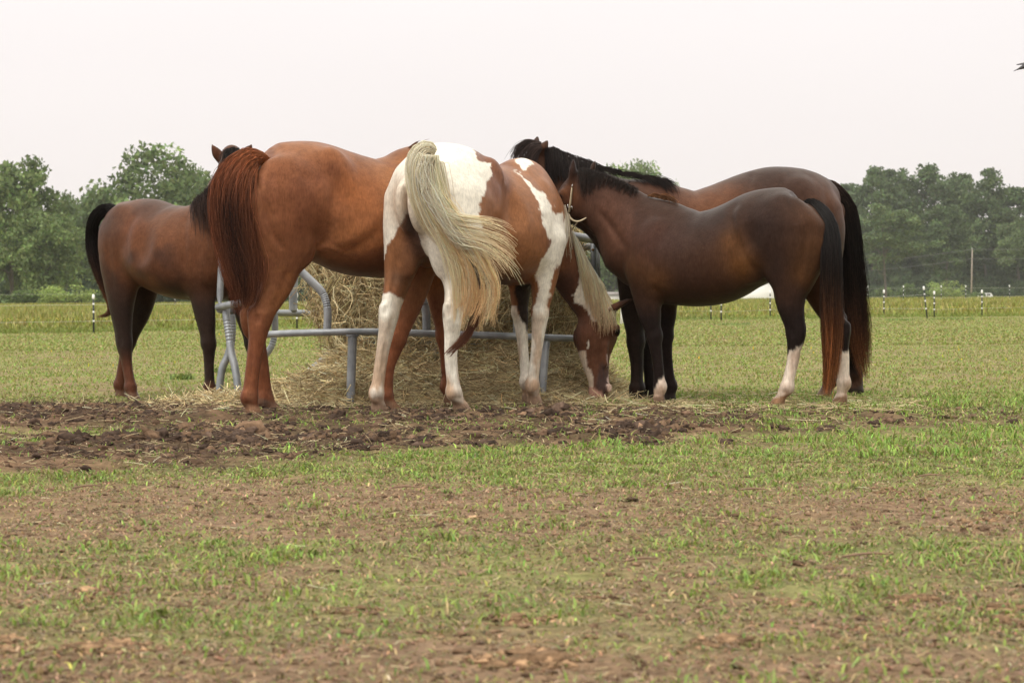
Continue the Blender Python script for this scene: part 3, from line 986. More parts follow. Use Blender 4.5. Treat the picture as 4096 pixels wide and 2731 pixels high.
def coat_C(h, V, N):
    who, d = legid(h, V)
    W = h.l2w(V)
    px, py = project(W)
    dpx = (fbm(V, 16, 3, 7) - .5) * 26 + (fbm(V * [1, 1, .35], 55, 3, 8) - .5) * 26
    px = px + dpx; py = py + (fbm(V, 18, 3, 11) - .5) * 20
    z = V[:, 2]
    C = np.tile(np.array([.21, .092, .042]), (len(V), 1))
    C = mixc(C, (.135, .058, .034), sstep(.44, .64, fbm(V, 3.4, 3, 2)) * .8)
    hip = np.array([.48, -.22, 1.36])
    C = mixc(C, (.12, .05, .03), np.exp(-((V - hip) ** 2).sum(1) / .03) * .6)
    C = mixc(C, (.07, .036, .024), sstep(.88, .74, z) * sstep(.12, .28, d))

    def white(poly, w0=6.0, extra=None, col=WHITE, a=1.0):
        nonlocal C
        w = sstep(w0 * .5, -w0 * .5, poly_sd(px, py, poly)) * a
        if extra is not None:
            w = w * extra
        C = mixc(C, col, w)
    facing = np.ones(len(V))
    fore = V[:, 0] > .75
    # rump, both hind legs
    white([(1600, 500), (1888, 540), (1888, 573), (1903, 607), (1918, 651), (1970, 660), (1972, 690), (1940, 755), (1922, 814), (1914, 858), (1928, 895), (1915, 960), (1890, 1010),
           (1890, 1130), (1880, 1210), (1900, 1300), (1900, 1720), (1700, 1720), (1700, 1200), (1760, 1100), (1716, 985), (1712, 905), (1708, 858), (1659, 850), (1622, 865), (1600, 902), (1574, 947), (1552, 990), (1540, 1040),
           (1480, 1040), (1480, 500)], 6, ~fore)
    white([(1400, 1205), (1537, 1176), (1555, 1168), (1580, 1180), (1605, 1196), (1660, 1200), (1660, 1720), (1400, 1720)], 8, (who == 0) & ~fore)
    rs = (V[:, 1] < -.05) & ~fore & (who == 1)
    white([(1400, 500), (1888, 540), (1888, 573), (1903, 607), (1918, 651), (1970, 660), (1972, 690), (1940, 755), (1922, 814), (1914, 858), (1928, 895), (1915, 960), (1890, 1010), (1890, 1130), (1880, 1210), (1900, 1300), (1900, 1720), (1400, 1720)], 6, rs)
    # dark skin of the inner thigh, grey skin under the tail
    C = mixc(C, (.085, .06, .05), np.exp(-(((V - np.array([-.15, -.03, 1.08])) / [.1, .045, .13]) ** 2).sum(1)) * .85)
    C = mixc(C, (.05, .03, .024), np.exp(-((px - 1690) / 75) ** 2 - ((py - 960) / 120) ** 2) * (V[:, 0] < .4) * sstep(.35, .2, C[:, 1]) * .9)  # shade between the thighs painted in, over partly dark skin
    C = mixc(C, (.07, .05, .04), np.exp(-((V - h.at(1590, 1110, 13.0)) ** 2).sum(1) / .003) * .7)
    # shoulder band running into the near foreleg
    sh = (V[:, 0] > .7) & (who != 3)
    white([(2051, 681), (2095, 722), (2132, 769), (2155, 821), (2169, 858), (2173, 902), (2193, 947), (2205, 965), (2192, 1000), (2162, 1050), (2143, 1095), (2158, 1154), (2140, 1200), (2128, 1262), (2100, 1300), (2090, 1700),
           (2240, 1700), (2200, 1262), (2186, 1213), (2204, 1154), (2214, 1090), (2238, 1050), (2266, 1000), (2290, 930), (2285, 850), (2262, 836), (2253, 900), (2246, 851), (2222, 858), (2204, 812), (2178, 774), (2120, 738), (2066, 686)], 6, sh & (V[:, 1] < .06))
    lf = (who == 3) & (z < .62)
    white([(2000, 1250), (2083, 1262), (2105, 1310), (2110, 1335), (2130, 1280), (2200, 1280), (2200, 1720), (2000, 1720)], 8, lf)
    white([(2020, 1120), (2056, 1120), (2062, 1180), (2070, 1260), (2020, 1270)], 6, lf)
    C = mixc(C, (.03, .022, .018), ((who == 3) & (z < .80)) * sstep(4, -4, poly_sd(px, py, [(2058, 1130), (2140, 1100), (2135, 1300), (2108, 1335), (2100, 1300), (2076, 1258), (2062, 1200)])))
    # withers spot
    white([(2056, 640), (2088, 626), (2117, 640), (2131, 656), (2104, 680), (2083, 686), (2078, 664)], 5, (V[:, 0] > .85) & (z > 1.3))
    # neck
    nk = (V[:, 0] > 1.3) & (d > .14)
    C = mixc(C, (.082, .036, .022), nk * sstep(1.3, 1.5, V[:, 0]) * .85)
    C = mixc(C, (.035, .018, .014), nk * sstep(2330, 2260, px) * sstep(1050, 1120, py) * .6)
    white([(2290, 900), (2308, 1000), (2324, 1100), (2320, 1140), (2292, 1178), (2304, 1212), (2338, 1222), (2352, 1238), (2364, 1252), (2376, 1288), (2394, 1286), (2404, 1240), (2440, 1240), (2440, 1100), (2330, 900)], 5, nk)
    # face
    hd = nk & (py > 1270)
    C = mixc(C, (.092, .041, .024), hd * sstep(1300, 1360, py) * sstep(2310, 2340, px) * .8)
    white([(2300, 1400), (2336, 1410), (2356, 1444), (2370, 1510), (2382, 1552), (2352, 1552), (2346, 1510), (2318, 1442)], 5, hd, (.42, .35, .28))
    white([(2342, 1362), (2356, 1352), (2354, 1382), (2344, 1396)], 4, hd)
    white([(2434, 1420), (2470, 1410), (2470, 1575), (2432, 1570), (2428, 1515)], 5, hd, (.56, .42, .37))
    C = mixc(C, (.045, .03, .027), hd * sstep(10, -10, poly_sd(px, py, [(2400, 1450), (2424, 1460), (2432, 1575), (2412, 1588), (2392, 1555)])) * .9)
    C = mixc(C, (.36, .205, .155), hd * sstep(6, -6, poly_sd(px, py, [(2340, 1547), (2384, 1553), (2400, 1570), (2424, 1580), (2440, 1592), (2440, 1650), (2330, 1650)])))
    ear = (V[:, 0] > 1.2) & (px > 2446) & (py < 1250) & (py > 1160)
    C = mixc(C, (.03, .018, .014), ear * sstep(2455, 2490, px) * .9)
    # dirt on the stockings, hooves
    lum = sstep(.25, .45, C[:, 1])
    g = lum * sstep(.95, .15, z) * sstep(.40, .60, fbm(V * [1, 1, .4], 13, 4, 21))
    C = mixc(C, (.36, .23, .14), g * .85)
    C = mixc(C, (.36, .23, .15), lum * sstep(.25, .08, z) * .45)
    C = mixc(C, (.34, .235, .16), lum * .8 * sstep(.3, .55, fbm(V, 11, 3, 24)) * np.exp(-((V - h.at(1650, 790, 12.85)) ** 2).sum(1) / .012))
    C = mixc(C, (.42, .31, .22), lum * np.exp(-((V - np.array([-.15, .02, 1.2])) ** 2).sum(1) / .02) * .8)
    for q in [(1544, 1328, 12.92), (1770, 1260, 12.8)]:
        C = mixc(C, (.12, .08, .06), np.exp(-((V - h.at(*q)) ** 2).sum(1) / .0004) * .8)
    C = hooves(h, V, C, who, [(.24, .16, .11)] * 4, z=.05)
    return C * (0.9 + 0.2 * fbm(V * [1, 1, .5], 24, 3, 9))[:, None]


def coat_D(h, V, N):
    who, d = legid(h, V)
    px, py = project(h.l2w(V))
    z = V[:, 2]
    C = np.tile(np.array([.030, .016, .011]), (len(V), 1))
    C = mixc(C, (.024, .0145, .012), sstep(.42, .62, fbm(V, 3.0, 3, 2)) * .8)
    G1, G2 = (.135, .057, .018), (.095, .042, .02)
    for (x, y, off, r, col, a) in [(2965, 1065, .2, .010, G1, .85), (2935, 970, .22, .007, G1, .5), (3210, 1090, .12, .006, G1, .9), (3240, 1000, .1, .012, G1, .7), (3230, 890, .1, .012, G2, .6),
                                   (2560, 1060, .15, .010, G1, .4), (2640, 1120, .2, .010, G1, .4), (2420, 850, .08, .03, (.075, .036, .024), .8), (2480, 960, .1, .02, (.08, .036, .022), .8), (2700, 950, .22, .02, (.03, .017, .013), .7),
                                   (3060, 900, .2, .03, (.022, .014, .012), .8), (2860, 1120, .24, .04, (.055, .025, .014), .4), (2590, 960, .2, .03, (.055, .027, .021), .5),
                                   (2260, 760, .1, .004, (.10, .04, .018), .8), (2290, 800, .1, .004, (.09, .036, .018), .6)]:
        C = mixc(C, col, np.exp(-((V - h.lp(x, y, off)) ** 2).sum(1) / r) * a)
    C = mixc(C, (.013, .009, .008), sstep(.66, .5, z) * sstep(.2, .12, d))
    hind2 = (who == 1) & (z < .95)
    C = mixc(C, (.07, .031, .017), hind2 * sstep(.5, .62, z) * .8)
    jit = (fbm(V * [1, 1, .3], 40, 3, 6) - .5) * .07
    W = (.56, .48, .40)
    C = mixc(C, W, (who == 0) * sstep(.012, -.012, z + jit - .335 + (V[:, 0] - h.marks['legs'][0][0][5][0]) * .5))
    C = mixc(C, W, (who == 1) * sstep(.012, -.012, z + jit - .335))
    P = h.marks['legs'][2][0]
    C = mixc(C, W, (who == 2) * sstep(.012, -.012, z + jit - .13 + (V[:, 0] - P[7][0]) * 1.4) * (z < .32))
    lum = sstep(.2, .35, C[:, 1])
    C = mixc(C, (.30, .2, .14), lum * sstep(.45, .62, fbm(V * [1, 1, .4], 14, 4, 21)) * .65)
    C = mixc(C, (.33, .2, .13), lum * sstep(.2, .06, z) * .4)
    C = hooves(h, V, C, who, [(.20, .115, .065), (.19, .115, .07), (.14, .09, .06), (.02, .016, .014)], z=.05)
    return C * (0.85 + 0.3 * fbm(V * [1, 1, .5], 24, 3, 9))[:, None]


def coat_E(h, V, N):
    who, d = legid(h, V)
    z = V[:, 2]
    C = np.tile(np.array([.042, .021, .0135]), (len(V), 1))
    C = mixc(C, (.028, .0165, .013), sstep(.42, .62, fbm(V, 2.6, 3, 3)) * .8)
    for (x, y, off, r, col, a) in [(2820, 800, .2, .05, (.10, .041, .02), .9), (2930, 760, .2, .02, (.095, .04, .021), .7), (3100, 720, .2, .05, (.035, .019, .014), .7), (3280, 800, .15, .03, (.075, .034, .02), .7),
                                   (3340, 860, .1, .015, (.10, .042, .02), .8), (2660, 800, .1, .03, (.075, .034, .022), .6), (2130, 640, .05, .01, (.06, .03, .018), .6)]:
        C = mixc(C, col, np.exp(-((V - h.lp(x, y, off)) ** 2).sum(1) / r) * a)
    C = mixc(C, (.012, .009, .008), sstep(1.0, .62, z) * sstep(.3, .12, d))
    C = mixc(C, (.022, .014, .011), (V[:, 0] > .75) * sstep(1.25, 1.0, z) * .8)
    C = mixc(C, (.06, .028, .016), (who < 2) * sstep(.2, .08, z) * .6)
    C = hooves(h, V, C, who, [(.10, .06, .038), (.03, .022, .018), (.014, .011, .01), (.014, .011, .01)], z=.05)
    return C * (0.85 + 0.3 * fbm(V * [1, 1, .5], 24, 3, 9))[:, None]


# ------------------------------------------------------------------ hair
def strands(paths, r0=.0016, tip=.25):
    """paths (n,m,3) -> one mesh of three-sided hairs"""
    n, m, _ = paths.shape
    T = np.gradient(paths, axis=1); T /= np.linalg.norm(T, axis=2)[..., None] + 1e-9
    ref = np.array([0.31, 0.62, 0.2]); ref = ref / np.linalg.norm(ref)
    A = np.cross(T, ref); A /= np.linalg.norm(A, axis=2)[..., None] + 1e-9
    B = np.cross(T, A)
    rad = r0 * (1 - (1 - tip) * np.linspace(0, 1, m) ** 2)
    rad = rad[None, :, None] * np.broadcast_to(np.asarray(1.0), (n, 1, 1))
    V = np.stack([paths + rad * (math.cos(a) * A + math.sin(a) * B) for a in (0, 2.0944, 4.18879)], 2)
    V = V.reshape(-1, 3)
    base = (np.arange(n)[:, None] * m + np.arange(m - 1)[None, :]).reshape(-1) * 3
    Q = []
    for j in range(3):
        k = (j + 1) % 3
        Q.append(np.stack([base + j, base + k, base + 3 + k, base + 3 + j], 1))
    return V, np.vstack(Q)


def hair_obj(name, parent, h, paths_w, cols, mat, r0=.0016, tip=.3, core=None):
    """paths in world space; cols (n,m,3)"""
    P = h.w2l(paths_w)
    V, Q = strands(P, r0, tip)
    C = np.repeat(cols.reshape(-1, 3), 3, axis=0)
    if core is not None:
        cv, cq, cc = core
        cv = h.w2l(cv)
        Q = np.vstack([Q, cq + len(V)])
        V = np.vstack([V, cv]); C = np.vstack([C, np.broadcast_to(cc, cv.shape) if np.ndim(cc) == 1 else cc])
    return add_obj(name, raw_mesh(name, V, Q, C), parent, mat)


def interp_rows(A, t):
    A = np.asarray(A, float)
    x = np.clip(np.asarray(t), 0, 1) * (len(A) - 1)
    i = np.minimum(x.astype(int), len(A) - 2)
    f = (x - i)[..., None]
    return A[i] * (1 - f) + A[i + 1] * f


def tail(h, parent, name, cen, mat, ramp, n=1100, m=18, r0=.0017, seed=1, wav=.012, frizz=.004, short=.35, clumps=36, core=.7, streak=.35, corecol=None, tdir=(0, 1.0, 0), colfun=None, sides=None):
    """cen: list of (px,py,D,halfwidth px, halfdepth m)"""
    r = np.random.default_rng(seed)
    W = np.array([list(pt(x, y, D)) + [w * D / FPX, dp] for x, y, D, w, dp in cen])
    W = catmull(W, 8)
    L = np.concatenate([[0], np.cumsum(np.linalg.norm(np.diff(W[:, :3], axis=0), axis=1))]); L /= L[-1]
    Tg = np.gradient(W[:, :3], axis=0); Tg /= np.linalg.norm(Tg, axis=1)[:, None]
    Y = np.broadcast_to(np.asarray(tdir, float), Tg.shape)
    X = np.cross(Tg, Y); X /= np.linalg.norm(X, axis=1)[:, None]
    Yp = np.cross(X, Tg)

    def at(t, arr):
        return np.stack([np.interp(t, L, arr[:, c]) for c in range(arr.shape[1])], -1)
    an = r.random(clumps) * 2 * np.pi; rd = np.sqrt(r.random(clumps))
    ca, cb = np.cos(an) * rd, np.sin(an) * rd
    cend = 1 - short * r.random(clumps) ** 1.6
    who = r.integers(0, clumps, n)
    an = r.random(n) * 2 * np.pi; rd = np.sqrt(r.random(n))
    a, b = np.cos(an) * rd, np.sin(an) * rd
    end = np.clip(cend[who] * (1 - .18 * r.random(n)), .15, 1)
    tt = np.linspace(0, 1, m)[None, :] * end[:, None]
    cl = sstep(.15, .95, tt / end[:, None]) * .72
    a2 = a[:, None] * (1 - cl) + (ca[who] + .10 * r.standard_normal(n))[:, None] * cl
    b2 = b[:, None] * (1 - cl) + (cb[who] + .10 * r.standard_normal(n))[:, None] * cl
    ph = r.random((n, 2)) * 6.28
    cph = (r.random((clumps, 2)) * 6.28)[who]
    fr = 1.5 + 2.0 * r.random(n)
    S = at(tt.ravel(), W).reshape(n, m, 5)
    Xs = at(tt.ravel(), X).reshape(n, m, 3); Ys = at(tt.ravel(), Yp).reshape(n, m, 3)
    wv = wav * tt * np.sin(tt * 9 + cph[:, :1]) + frizz * np.sin(fr[:, None] * tt * 12 + ph[:, :1]) * tt
    wv2 = wav * tt * np.sin(tt * 8 + cph[:, 1:]) + frizz * np.sin(fr[:, None] * tt * 11 + ph[:, 1:]) * tt
    P = S[..., :3] + Xs * (a2 * S[..., 3] + wv)[..., None] + Ys * (b2 * S[..., 4] + wv2)[..., None]
    cc = interp_rows(ramp, tt)
    if colfun is not None:
        cc = colfun(cc, tt, a2, b2, r, who)
    br = np.exp(streak * r.standard_normal(n))[:, None, None] * np.exp(.25 * r.standard_normal(clumps))[who][:, None, None]
    cc = np.clip(cc * br, 0, .85)
    co = None
    if core:
        k = np.linspace(0, 1 - short * .8, 24)
        S = at(k, W); Xk = at(k, X); Yk = at(k, Yp)
        sd = 12; ang = np.linspace(0, 2 * np.pi, sd, endpoint=False)
        taper = (1 - sstep(.55, 1, np.linspace(0, 1, 24)) * .9) * core
        CV = (S[:, None, :3] + Xk[:, None] * (np.cos(ang)[None, :] * (S[:, 3] * taper)[:, None])[..., None] + Yk[:, None] * (np.sin(ang)[None, :] * (S[:, 4] * taper)[:, None])[..., None]).reshape(-1, 3)
        i = np.arange(23)[:, None] * sd; j = np.arange(sd)[None, :]; j2 = (j + 1) % sd
        CQ = np.stack([i + j, i + j2, i + sd + j2, i + sd + j], -1).reshape(-1, 4)
        CC = np.repeat(interp_rows(ramp, k) * .85, sd, axis=0)
        co = (CV, CQ, CC)
    return hair_obj(name, parent, h, P, cc, mat, r0, .3, co)


def surf_depth(h, px, py, rad=9):
    """depth of the near surface of a finished horse at photo pixels"""
    if not hasattr(h, '_proj'):
        W = h.l2w(h.V); h._proj = (*project(W), W[:, 1])
    X, Y, D = h._proj
    out = []
    for a, b in zip(np.atleast_1d(px), np.atleast_1d(py)):
        for k in (1, 2, 4, 8):
            m = (np.abs(X - a) < rad * k) & (np.abs(Y - b) < rad * k)
            if m.any():
                break
        out.append(np.percentile(D[m], 12) if m.any() else np.nan)
    return np.array(out)


def mane(h, parent, name, guides, mat, col, n=700, m=12, r0=.0017, seed=1, lift=.012, jit=.012, clumps=30, streak=.35, wav=.006, depth=None, short=.25, ramp=None):
    """guides: lists of photo pixels from root to tip, laid over the near surface of the neck"""
    r = np.random.default_rng(seed)
    GW = []
    for g in guides:
        g = catmull(np.array(g, float), 6)
        if depth is None:
            D = surf_depth(h, g[:, 0], g[:, 1])
            ok = ~np.isnan(D)
            D = np.interp(np.arange(len(D)), np.arange(len(D))[ok], D[ok])
            D = np.convolve(np.pad(D, 3, mode='edge'), np.ones(7) / 7, 'valid')
        else:
            D = np.full(len(g), depth)
        W = np.array([pt(x, y, d_) for (x, y), d_ in zip(g, D)])
        k = np.linspace(0, len(W) - 1, m)
        GW.append(np.stack([np.interp(k, np.arange(len(W)), W[:, c]) for c in range(3)], -1))
    GW = np.array(GW)                    # guides, m, 3
    u = r.random(n)
    uc = r.random(clumps)
    who = np.argmin(np.abs(u[:, None] - uc[None, :]), 1)
    tt = np.linspace(0, 1, m)
    ue = u[:, None] * (1 - .7 * tt ** 1.3) + (uc[who] + .012 * r.standard_normal(n))[:, None] * .7 * tt ** 1.3
    x = np.clip(ue, 0, 1) * (len(GW) - 1)
    i = np.minimum(x.astype(int), len(GW) - 2); f = (x - i)[..., None]
    e = (1 - short * r.random(n))
    te = tt[None, :] * e[:, None] * (m - 1)
    j = np.minimum(te.astype(int), m - 2); g = (te - j)[..., None]
    P = (GW[i, j] * (1 - g) + GW[i, j + 1] * g) * (1 - f) + (GW[i + 1, j] * (1 - g) + GW[i + 1, j + 1] * g) * f
    off = r.standard_normal((n, 1, 3)) * jit * (.35 + tt[None, :, None])
    off[..., 1] = -np.abs(off[..., 1]) - lift
    ph = r.random((n, 1)) * 6.28
    P = P + off
    P[..., 0] += wav * tt * np.sin(tt * 7 + ph)
    c = np.tile(np.asarray(col, float), (n, m, 1)) if ramp is None else interp_rows(ramp, np.broadcast_to(tt, (n, m)))
    c = np.clip(c * np.exp(streak * r.standard_normal(n))[:, None, None], 0, .85)
    return hair_obj(name, parent, h, P, c, mat, r0, .35)


# ------------------------------------------------------------------ assemble the herd
m_coat = attr_mat('horse_coat', rough=.46, spec=.42, tint=5.0, bump=.35, bscale=(85, 85, 45), mott=.13, mscale=30)
m_hair = attr_mat('horse_hair', rough=.5, spec=.25, translucent=.4)
m_leather = simple_mat('halter_leather', (.38, .31, .20), .6, 0, .3, 40)
m_buckle = simple_mat('buckle_metal', (.6, .6, .58), .3, 1.0)


def herd():
    bl = (.014, .011, .010)
    # A
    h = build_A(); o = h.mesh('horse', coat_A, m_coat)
    tag(o, 'dark bay horse standing at the left end of the feeder, facing right', 'horse', 'horses gathered round the hay feeder')
    tail(h, o, 'tail', [(500, 862, 15.75, 14, .02), (458, 842, 15.84, 22, .03), (420, 838, 15.9, 25, .035), (383, 868, 15.92, 27, .04), (368, 930, 15.99, 27, .04), (374, 1010, 15.99, 30, .04), (398, 1090, 15.98, 27, .04), (425, 1170, 15.96, 20, .03),
                        (443, 1225, 15.94, 15, .025), (436, 1256, 15.92, 10, .02), (408, 1268, 15.9, 6, .015), (382, 1268, 15.9, 3, .01)], m_hair,
         [bl, bl, bl, (.018, .012, .01), (.05, .022, .013), (.12, .045, .02), (.15, .055, .025)], n=700, seed=11, wav=.006, short=.2, clumps=18)
    mane(h, o, 'mane', [[(765, 816), (772, 850), (778, 890)], [(795, 786), (800, 850), (812, 950)], [(820, 764), (822, 850), (836, 985)], [(842, 745), (840, 830), (850, 960)], [(868, 700), (860, 800), (870, 940)], [(900, 640), (890, 760), (895, 900)]],
         m_hair, (.062, .031, .021), n=420, seed=12, streak=.45, short=.75, jit=.018, ramp=[(.03, .018, .014), (.045, .023, .017), (.07, .031, .018)])
    mane(h, o, 'forelock', [[(900, 600), (893, 630), (898, 690)], [(935, 591), (920, 640), (915, 720)], [(960, 598), (950, 650), (940, 720)]], m_hair, (.022, .015, .012), n=260, seed=13, lift=.02)
    # B
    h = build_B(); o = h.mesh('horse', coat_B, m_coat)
    tag(o, 'red chestnut horse with a thick reddish tail, left of the paint horse', 'horse', 'horses gathered round the hay feeder')

    def reds(cc, tt, a, b, r, who):
        k = np.exp(-((a + .05) / .5) ** 2) * sstep(.25, .5, tt) * sstep(1.02, .8, tt)
        k = np.clip(k * (.25 + .95 * r.random(cc.shape[0]))[:, None], 0, 1)[..., None]
        return cc * (1 - k) + np.array([.026, .016, .014]) * k
    tail(h, o, 'tail', [(1080, 655, 13.1, 14, .02), (1036, 632, 13.02, 30, .04), (984, 650, 12.93, 62, .055), (940, 730, 12.88, 94, .07), (930, 840, 12.86, 102, .075), (944, 960, 12.86, 104, .075), (966, 1070, 12.87, 94, .065), (978, 1150, 12.88, 74, .05), (972, 1225, 12.9, 50, .035), (972, 1270, 12.9, 30, .03)], m_hair,
         [(.42, .16, .06), (.34, .12, .048), (.27, .09, .04), (.22, .075, .036), (.21, .074, .036), (.22, .08, .041), (.20, .078, .043)], n=3200, seed=21, wav=.016, frizz=.006, short=.45, clumps=80, colfun=reds, streak=.28)
    mane(h, o, 'mane', [[(1630, 592), (1648, 580), (1660, 576)], [(1668, 584), (1684, 575), (1700, 575)], [(1700, 584), (1720, 580), (1738, 590)], [(1740, 600), (1765, 610), (1790, 650)]], m_hair, (.16, .07, .035), n=160, seed=22, lift=.0, jit=.007)
    # C
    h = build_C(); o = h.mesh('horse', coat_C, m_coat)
    tag(o, 'brown and white paint horse seen from behind, head down in the hay', 'horse', 'horses gathered round the hay feeder')

    r = np.random.default_rng(31)
    paths, cols = [], []
    CR = np.array([.90, .82, .66])
    cores = []

    def lock(curve, n, w, ramp, m=20, wd=.035, fr=2.0, short=.3, D=12.56):
        c = catmull(np.array(curve, float), 8)
        k = np.linspace(0, len(c) - 1, m)
        c = np.stack([np.interp(k, np.arange(len(c)), c[:, q]) for q in range(2)], -1)
        tg = np.gradient(c, axis=0); tg /= np.linalg.norm(tg, axis=1)[:, None]
        nr = np.stack([-tg[:, 1], tg[:, 0]], -1)
        tt = np.linspace(0, 1, m)
        wd_ = np.interp(tt, np.linspace(0, 1, len(w)), w)
        if n > 60 and n < 90:
            kc = slice(3, int(m * .8))
            rr_ = wd_[kc] * D / FPX * .62 * np.linspace(1, .15, len(wd_[kc])) * sstep(-.02, .2, np.linspace(0, 1, len(wd_[kc])))
            cores.append((tube_mesh(np.array([pt(x, y, D + .012 - .03 * q) for (x, y), q in zip(c[kc], tt[kc])]), rr_ + .0006, 8, cap=False), np.array(ramp[min(2, len(ramp) - 1)])))
        for q in range(n):
            e = 1 - short * r.random() ** 1.5
            te = tt * e
            a_, b_ = r.normal(0, .62), r.normal(0, .5)
            cx = np.stack([np.interp(te, tt, c[:, j]) for j in range(2)], -1); nx = np.stack([np.interp(te, tt, nr[:, j]) for j in range(2)], -1)
            off = a_ * np.interp(te, tt, wd_) + fr * te * math.sin(r.random() * 6.28) * np.sin(te * 6 + r.random() * 6.28)
            P2 = cx + nx * off[:, None]
            dd = D + b_ * wd * np.interp(te, tt, wd_) / max(wd_) - .03 * te
            paths.append(np.array([pt(x, y, d_) for (x, y), d_ in zip(P2, dd)]))
            cols.append(np.clip(interp_rows(ramp, te) * math.exp(.13 * r.standard_normal()), 0, .88))
    cream = [CR, CR, (.88, .75, .53), (.87, .68, .43)]
    yell = [(.89, .79, .61), (.88, .71, .45), (.87, .64, .35), (.82, .57, .31)]
    lock([(1736, 622), (1708, 612), (1698, 660), (1712, 760), (1740, 860), (1786, 950), (1836, 1010)], 1500, [14, 36, 46, 48, 42, 30, 16], cream, 22, .06, 3, .45, 12.66)
    for u in np.linspace(0, 1, 24):
        j = r.normal(0, 8, (5, 2)); j[3] += [0, r.normal(0, 22)]; j[4] += [r.normal(0, 14), r.normal(0, 48)]
        p0 = np.array([(1736, 880), (1786, 990), (1816, 1090), (1824, 1190), (1806, 1280)]); p1 = np.array([(1800, 850), (1900, 975), (1968, 1070), (1990, 1160), (1962, 1250)])
        root = np.array([(1712 + 40 * (u - .5), 620), (1702 + 62 * (u - .5), 672), (1718 + 72 * (u - .5), 770)])
        lock(np.vstack([root, p0 * (1 - u) + p1 * u + j]), 88, [14, 17, 20, 22, 22, 19, 15, 9], yell if r.random() < .6 else cream, 18, .03, 3, .62, 12.58 - .06 * u)
    for u in np.linspace(0, 1, 5):
        j = r.normal(0, 9, (7, 2))
        lock(np.array([(1760 + 30 * u, 850), (1850 + 50 * u, 985), (1920 + 40 * u, 1070), (1940 + 20 * u, 1160), (1915, 1250), (1855, 1340), (1790, 1420)]) + j, 60, [12, 16, 17, 15, 11, 6, 1], [(.8, .7, .5), (.6, .46, .3), (.28, .17, .10), (.10, .06, .045), (.12, .055, .035), (.19, .075, .04), (.22, .09, .05)], 20, .03, 3, .3, 12.6)
    for u in (0.1, .35, .6, .85):  # dark locks that paint the shade between the pale ones
        lock(np.array([(1760 + 50 * u, 880), (1790 + 70 * u, 930), (1850 + 70 * u, 1000), (1900 + 55 * u, 1080), (1915 + 50 * u, 1160)]), 26, [4, 8, 9, 7, 3], [(.8, .7, .5), (.3, .22, .15), (.10, .07, .055), (.09, .06, .05)], 14, .02, 2, .3, 12.53)
    for q in range(120):
        y0 = r.uniform(860, 1000); f = (y0 - 860) / 140
        x0 = 1815 + 55 * f + r.uniform(-30, 30); L_ = r.uniform(.65, 1.1)
        lock([(1712 + r.normal(0, 12), 622), (1704 + r.normal(0, 16), 690), (1732 + r.normal(0, 18), 790), (x0 - 40, y0 - 22), (x0 + 35, y0 + 2), (x0 + 110 * L_, y0 + (8 + 26 * f) * L_), (x0 + 175 * L_, y0 + (20 + 70 * f) * L_), (x0 + 215 * L_, y0 + (42 + 120 * f) * L_)], 2, [6, 6, 6, 6, 6], cream, 20, .02, 3, .25, 12.5)
    cb = MB()
    cp = np.array([pt(*q) for q in [(1735, 650, 13.0), (1706, 632, 12.86), (1700, 690, 12.74), (1714, 780, 12.68), (1744, 870, 12.66), (1788, 950, 12.64), (1830, 1010, 12.62)]])
    cv, cq, ct = tube_mesh(*(lambda B_: (B_[:, :3], B_[:, 3]))(catmull(np.hstack([cp, np.array([[.006], [.040], [.056], [.056], [.046], [.03], [.006]])]), 5)), 12, cap=False)
    CC = [np.tile(np.array([.85, .80, .68]), (len(cv), 1))]
    for (v_, q_, t_), c_ in cores:
        cq = np.vstack([cq, q_ + len(cv)]); cv = np.vstack([cv, v_]); CC.append(np.tile(c_, (len(v_), 1)))
    hair_obj('tail', o, h, np.array([np.stack([np.interp(np.linspace(0, 1, 20), np.linspace(0, 1, len(p)), p[:, c]) for c in range(3)], -1) for p in paths]),
             np.array([np.stack([np.interp(np.linspace(0, 1, 20), np.linspace(0, 1, len(p)), p[:, c]) for c in range(3)], -1) for p in cols]), m_hair, .0017, .35, (cv, cq, np.vstack(CC)))
    mane(h, o, 'mane', [[(2288, 925), (2316, 1040), (2338, 1150), (2350, 1235)], [(2306, 960), (2345, 1080), (2366, 1190), (2376, 1290)], [(2326, 1000), (2374, 1120), (2394, 1230), (2402, 1335)], [(2352, 1050), (2402, 1150), (2420, 1250), (2424, 1340)],
                        [(2378, 1105), (2420, 1180), (2438, 1262), (2446, 1345)], [(2402, 1158), (2432, 1215), (2452, 1270), (2462, 1320)]], m_hair, (.58, .49, .36), n=480, r0=.0019, seed=34, streak=.2, lift=.014, short=.6,
         ramp=[(.89, .80, .63), (.89, .79, .60), (.88, .76, .54), (.84, .69, .46), (.68, .49, .30)], clumps=26)
    mane(h, o, 'mane_wisps', [[(2258, 820), (2270, 900), (2274, 980), (2276, 1040)], [(2262, 830), (2276, 920), (2280, 1000), (2282, 1060)], [(2276, 860), (2290, 960), (2288, 1020), (2284, 1070)]], m_hair, (.60, .53, .42), n=16, seed=35, lift=.006, jit=.008, short=.6)
    # D
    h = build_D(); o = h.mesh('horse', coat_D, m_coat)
    tag(o, 'small dark brown horse with white socks and a pale halter, at front right', 'horse', 'horses gathered round the hay feeder')
